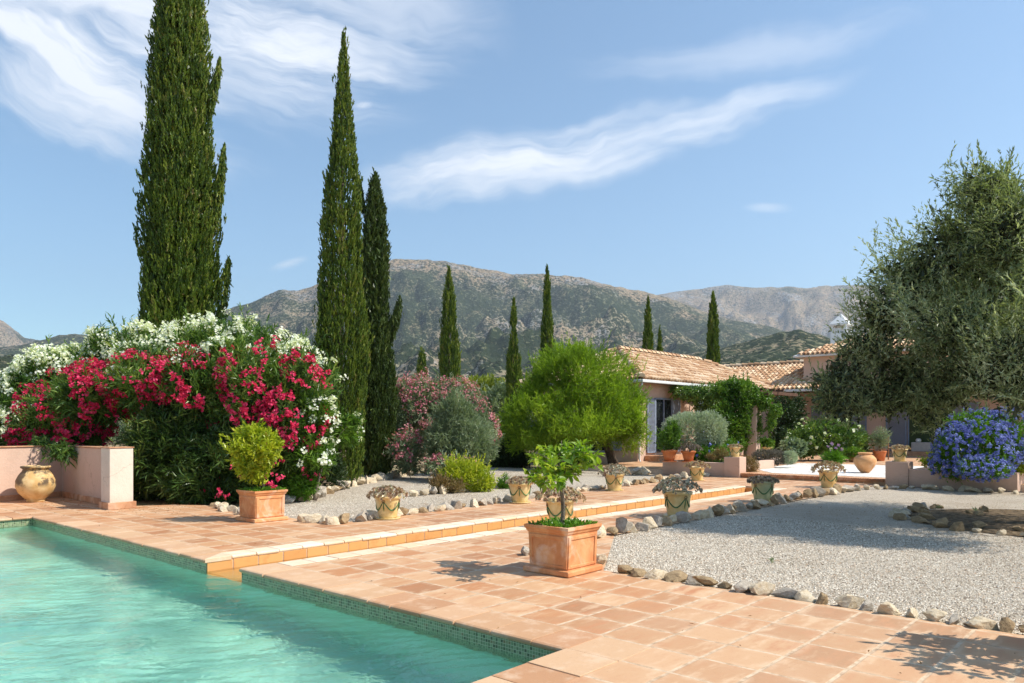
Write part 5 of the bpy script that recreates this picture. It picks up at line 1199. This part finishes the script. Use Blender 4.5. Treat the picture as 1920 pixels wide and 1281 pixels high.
# olive tree
t = thing('olive_tree', (OC[0], OC[1], 0), 'large spreading grey green olive tree at the right with drooping branches', 'olive tree')
ov = [E(1715,520,12,88,92),E(1660,590,12.1,70,70),E(1800,470,11.8,105,112),E(1900,430,10.6,105,120),E(2000,500,11.8,170,190),E(1800,620,11.1,130,95),E(1905,660,10.1,110,80),E(1630,665,12,70,52),E(1705,700,12,80,66),E(1590,705,12.1,52,38),E(1740,775,12.,28,44),E(1560,730,12.,44,40),E(1640,742,12,52,36),E(2030,690,11.4,130,100),E(2100,560,12.3,160,150),E(1950,560,13.5,170,150),E(1830,560,13.2,120,110),E(1850,715,10.6,70,42),E(1920,730,10.0,60,38),E(1790,700,11.2,60,45),E(2060,600,9.7,170,140),E(1600,755,12.1,52,30),E(1560,762,12.,34,22),E(1690,745,12.1,62,42),E(1760,740,11.4,60,36),E(1860,360,11.0,80,70)]
M['olive_d'] = foliage('shaded_olive_leaf', [(.035,.045,.02),(.07,.085,.04)], .15)  # inner leaves painted dark as crown shade, added to deepen the tree's shadow
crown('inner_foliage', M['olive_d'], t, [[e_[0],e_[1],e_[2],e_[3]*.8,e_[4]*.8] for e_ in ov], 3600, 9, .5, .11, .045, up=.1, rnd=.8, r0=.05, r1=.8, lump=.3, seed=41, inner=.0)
limbs('trunk', M['bark_l'], t, (OC[0], OC[1], -.1), [at(x,y,12.) for x, y in ((1880,480),(1960,420),(2050,480),(2120,600),(1950,580))], .17, fork=.36)
mb = MB()
for (x, y) in ((1720,540),(1650,650),(1800,500),(1800,640),(1720,690),(1590,700),(1690,590),(1850,640)):
    a, b = Vector(at(1965,575,12.05)), Vector(at(x, y, 12.)); m = a.lerp(b, .45)+Vector((0,0,.35)); mb.tube([a, a.lerp(m, .5)+Vector((0,0,.1)), m, m.lerp(b, .5)+Vector((.05,.05,.08)), b], [.06,.045,.032,.02,.008], 7)
mb.build('branches', M['bark_l'], t, True)
crown('crown', M['olive'], t, ov, 17500, 11, .40, .066, .0175, up=.2, rnd=.5, spread=.6, r0=.35, r1=1.0, lump=.48, lf=1.15, shoots=.08, shl=.45, seed=40, inner=.62, vpow=.7)
# far farmhouses
for i, (px, py, r_, s, lab) in enumerate([(875,709,1400,11,'white farmhouse low on the mountainside left of the waisted cypress'),(990,694,1250,9,'cream farmhouse just right of the waisted cypress'),(1272,668,1500,12,'tiny white house above the hip roof ridge'),(932,696,1500,7,'small cream barn between two distant cypresses')]):
    j = np.argmin((np.abs(TPX-px)*.4)+np.abs((800-(TH-EYE)/(TR*np.cos(np.arctan((TPX-960)/1412)))*1412)-py)+(TR < 500)*999+(TR > 3600)*999); a, b = np.unravel_index(j, TH.shape)
    x, y, z = TX[a,b], TY[a,b], TH[a,b]; th = thing('farmhouse', (x, y, z), lab, 'house'); th.rotation_euler = (0,0,.7+i)
    mb = MB(); mb.box(-s,s,-s*.55,s*.55,-4,4.5); mb.build('wall', M['white'], th, world=False)
    mb = MB(); mb.add([(-s-.6,-s*.55-.6,4.5),(s+.6,-s*.55-.6,4.5),(s+.6,s*.55+.6,4.5),(-s-.6,s*.55+.6,4.5),(-s,0,7),(s,0,7)], [(0,1,5,4),(2,3,4,5),(1,2,5),(3,0,4),(3,2,1,0)]); mb.build('roof', M['rtile'], th, world=False)
# litter
n = 330; P = np.stack([rng.uniform(2,12,n), rng.uniform(-1,16,n), np.full(n,.012)], 1); P2 = np.stack([rng.normal(6.1,.8,260), rng.normal(14.2,.7,260), np.full(260,.012)], 1); P3 = np.stack([rng.normal(5.2,.5,200), rng.normal(16.6,.8,200), np.full(200,.012)], 1)
P4 = np.stack([rng.uniform(7,12,420), rng.uniform(10.5,14,420), np.full(420,.004)], 1); P5 = np.stack([rng.normal(14.,2.4,1500), rng.normal(2.6,1.8,1500), np.full(1500,.01)], 1)
P = np.concatenate([P, P2, P3, P4, P5]); ok = ~((P[:,0] < PX1+.02) & (P[:,1] > PY0-.05) & (P[:,1] < PY1+.05)) & ~((P[:,1] > RY0-.02) & (P[:,1] < RY1+.02) & (P[:,0] < RX1)); P = P[ok]
k = len(P); D_ = nrm(np.stack([rng.normal(size=k), rng.normal(size=k), rng.normal(0,.15,k)], 1)); V, Fc, A = leafgeo(P, D_, nrm(np.stack([rng.normal(0,.4,k), rng.normal(0,.4,k), np.ones(k)], 1)), .02+.035*rng.random(k), .012, .05, .2)
for i_, (px_, py_) in enumerate(((1447,1053),(1755,953),(1826,960))):
    q = gp(px_, py_); w_ = thing('weed', q, ['small green weed in the middle of the sunlit gravel', 'green weed tuft among the stones under the olive tree', 'second green weed tuft under the olive, further right'][i_], 'plant')
    crown('leaves', M['greyg'], w_, [[q[0], q[1], .02, .025 if i_ == 0 else .06, .03 if i_ == 0 else .07]], 14, 3, .04, .03 if i_ == 0 else .06, .008 if i_ == 0 else .012, up=.8, r0=.1, seed=i_+70)
o = npmesh('fallen_leaves', V, Fc, M['litter'], attr=A); tag(o, 'dry fallen leaves and petals scattered over paving and gravel', 'leaves', kind='stuff')
# ================================================================== HAZE
def haze():
    t = NT('air_haze'); v = t.t.nodes.new('ShaderNodeVolumePrincipled'); v.inputs['Color'].default_value = (.80,.88,1,1); v.inputs['Density'].default_value = HAZE; v.inputs['Anisotropy'].default_value = .3
    m = t.out(None, v.outputs[0]); b = MB(); b.box(-12200, 12200, -12200, 12200, -9, 2300, 0); o = b.build('haze', m); o['kind'] = 'stuff'; tag(o, 'thin blue summer haze in front of the mountains', 'haze')
HAZE = 6.2e-5
haze()
# ================================================================== SKY, SUN, CAMERA
sd = R2*.97+F2*(-.20); sd = sd/np.linalg.norm(sd); EL = math.radians(49)
sun_dir = Vector((sd[0]*math.cos(EL), sd[1]*math.cos(EL), math.sin(EL)))
w = bpy.data.worlds.new("World"); S.world = w; w.use_nodes = True; w.node_tree.nodes.clear(); t = NT('w', w)
sky = t.n('ShaderNodeTexSky'); sky.sky_type = 'NISHITA'; sky.sun_disc = False; sky.sun_elevation = EL; sky.sun_rotation = math.atan2(sd[0], sd[1]); sky.altitude = 400; sky.air_density = 1.0; sky.dust_density = .6; sky.ozone_density = 1.4
dirv = t.n('ShaderNodeTexCoord').outputs['Generated']; dirn = t.vm('NORMALIZE', dirv)
fw = t.vm('DOT_PRODUCT', dirn, (F2[0], F2[1], 0)); fws = t.m_('MAXIMUM', fw, .05); sx = t.m_('DIVIDE', t.vm('DOT_PRODUCT', dirn, (R2[0], R2[1], 0)), fws); sy = t.m_('DIVIDE', t.xyz(dirn)[2], fws)
def band(cx, cy, ang, L, Wd, dens, seed, f1=2., f2=9., thr=(.40,.72), warp=.25):
    c, s = math.cos(ang), math.sin(ang); dx = t.m_('SUBTRACT', sx, cx); dy = t.m_('SUBTRACT', sy, cy)
    wv = t.noise(t.comb(sx, sy, seed), 3.2, 4, .6, 0, 1); wx = t.xyz(wv)
    a = t.m_('ADD', t.m_('MULTIPLY', dx, c), t.m_('MULTIPLY', dy, s)); b = t.m_('SUBTRACT', t.m_('MULTIPLY', dy, c), t.m_('MULTIPLY', dx, s))
    a2 = t.m_('ADD', a, t.m_('MULTIPLY', t.m_('SUBTRACT', wx[0], .5), warp)); b2 = t.m_('ADD', b, t.m_('MULTIPLY', t.m_('SUBTRACT', wx[1], .5), warp*.55))
    e = t.m_('ADD', t.m_('POWER', t.m_('ABSOLUTE', t.m_('DIVIDE', a2, L)), 2.), t.m_('POWER', t.m_('ABSOLUTE', t.m_('DIVIDE', b2, Wd)), 2.))
    env = t.m_('MAXIMUM', t.m_('SUBTRACT', 1., e), 0.)
    fib = t.noise(t.comb(t.m_('MULTIPLY', a2, f1), t.m_('MULTIPLY', b2, f2), seed*3.1), 1.6, 9, .62, .25)
    return t.m_('MULTIPLY', t.m_('MULTIPLY', t.ss(t.m_('ADD', fib, t.m_('MULTIPLY', t.m_('SUBTRACT', env, .5), .22)), *thr), t.m_('POWER', env, 1.0)), dens*1.15)
def S_(px, py): return (px-960)/1412, (800-py)/1412
bands = [ (*S_(150,70), -.55, .33, .17, 1., 1.), (*S_(480,60), -.22, .30, .13, .95, 2.), (*S_(250,10), -.1, .40, .10, .8, 2.7), (*S_(1000,290), .17, .30, .058, .95, 3.), (*S_(880,330), .03, .15, .036, .8, 4.), (*S_(1270,235), .24, .26, .042, .75, 5.),
  (*S_(1400,95), .13, .26, .040, .3, 6.), (*S_(675,203), .02, .022, .010, .8, 7.), (*S_(1442,388), -.03, .035, .009, .35, 8.), (*S_(552,487), .3, .03, .009, .5, 9.), (*S_(700,10), -.1, .22, .10, .45, 11.)]
tot = 0.
for i, (cx_, cy_, a_, L_, W_, d_, s_) in enumerate(bands):
    small = L_ < .05
    b_ = band(cx_, cy_, a_, L_, W_, d_, s_, *( (5., 22., (.3,.75), .05) if small else (1.5, 11., (.36,.74), .26)))
    tot = t.m_('MAXIMUM', tot, b_) if i else b_
tot = t.m_('MINIMUM', t.m_('MULTIPLY', tot, t.ss(fw, .05, .25)), 1.)
lw = t.t.nodes.new('ShaderNodeMix'); lw.data_type = 'RGBA'
bright = t.mix(1., sky.outputs[0], (1.03, 1.26, 1.28), 'MULTIPLY')
t.set(lw.inputs[0], t.m_('MULTIPLY', tot, .9)); t.set(lw.inputs[6], bright); t.set(lw.inputs[7], (CLOUD:=(7.6, 7.8, 8.2)))
bg = t.t.nodes.new('ShaderNodeBackground'); t.set(bg.inputs[0], lw.outputs[2]); bg.inputs[1].default_value = .112
wo = t.t.nodes.new('ShaderNodeOutputWorld'); t.t.links.new(bg.outputs[0], wo.inputs[0])
l = bpy.data.lights.new('sun', 'SUN'); l.energy = 5.0; l.angle = math.radians(.5); l.color = (1., .94, .84)
lo = bpy.data.objects.new('sun', l); COL.objects.link(lo); lo.location = (0,0,50); lo.rotation_euler = (-sun_dir).to_track_quat('-Z', 'Y').to_euler()
l.cycles.is_caustics_light = True
for o in (wat, wat2): o.cycles.is_caustics_caster = True
for nm in ('pool_basin', 'pool_mosaic_band', 'rill_bed', 'rill_riser_tiles'): bpy.data.objects[nm].cycles.is_caustics_receiver = True
cd = bpy.data.cameras.new('camera'); co = bpy.data.objects.new('camera', cd); COL.objects.link(co)
co.location = (0, 0, EYE); co.rotation_euler = (PI/2, 0, -math.atan2(F2[0], F2[1])); cd.sensor_width = 36; cd.lens = 36*1412/1920; cd.shift_y = (800-640.5)/1920; cd.clip_end = 40000; cd.clip_start = .05
S.camera = co
S.view_settings.view_transform = 'Standard'; S.view_settings.look = 'None'; S.view_settings.exposure = .48; S.view_settings.gamma = 1
S.cycles.max_bounces = 10; S.cycles.transparent_max_bounces = 16; S.cycles.volume_bounces = 0; S.cycles.use_denoising = True
S.cycles.sample_clamp_indirect = 8
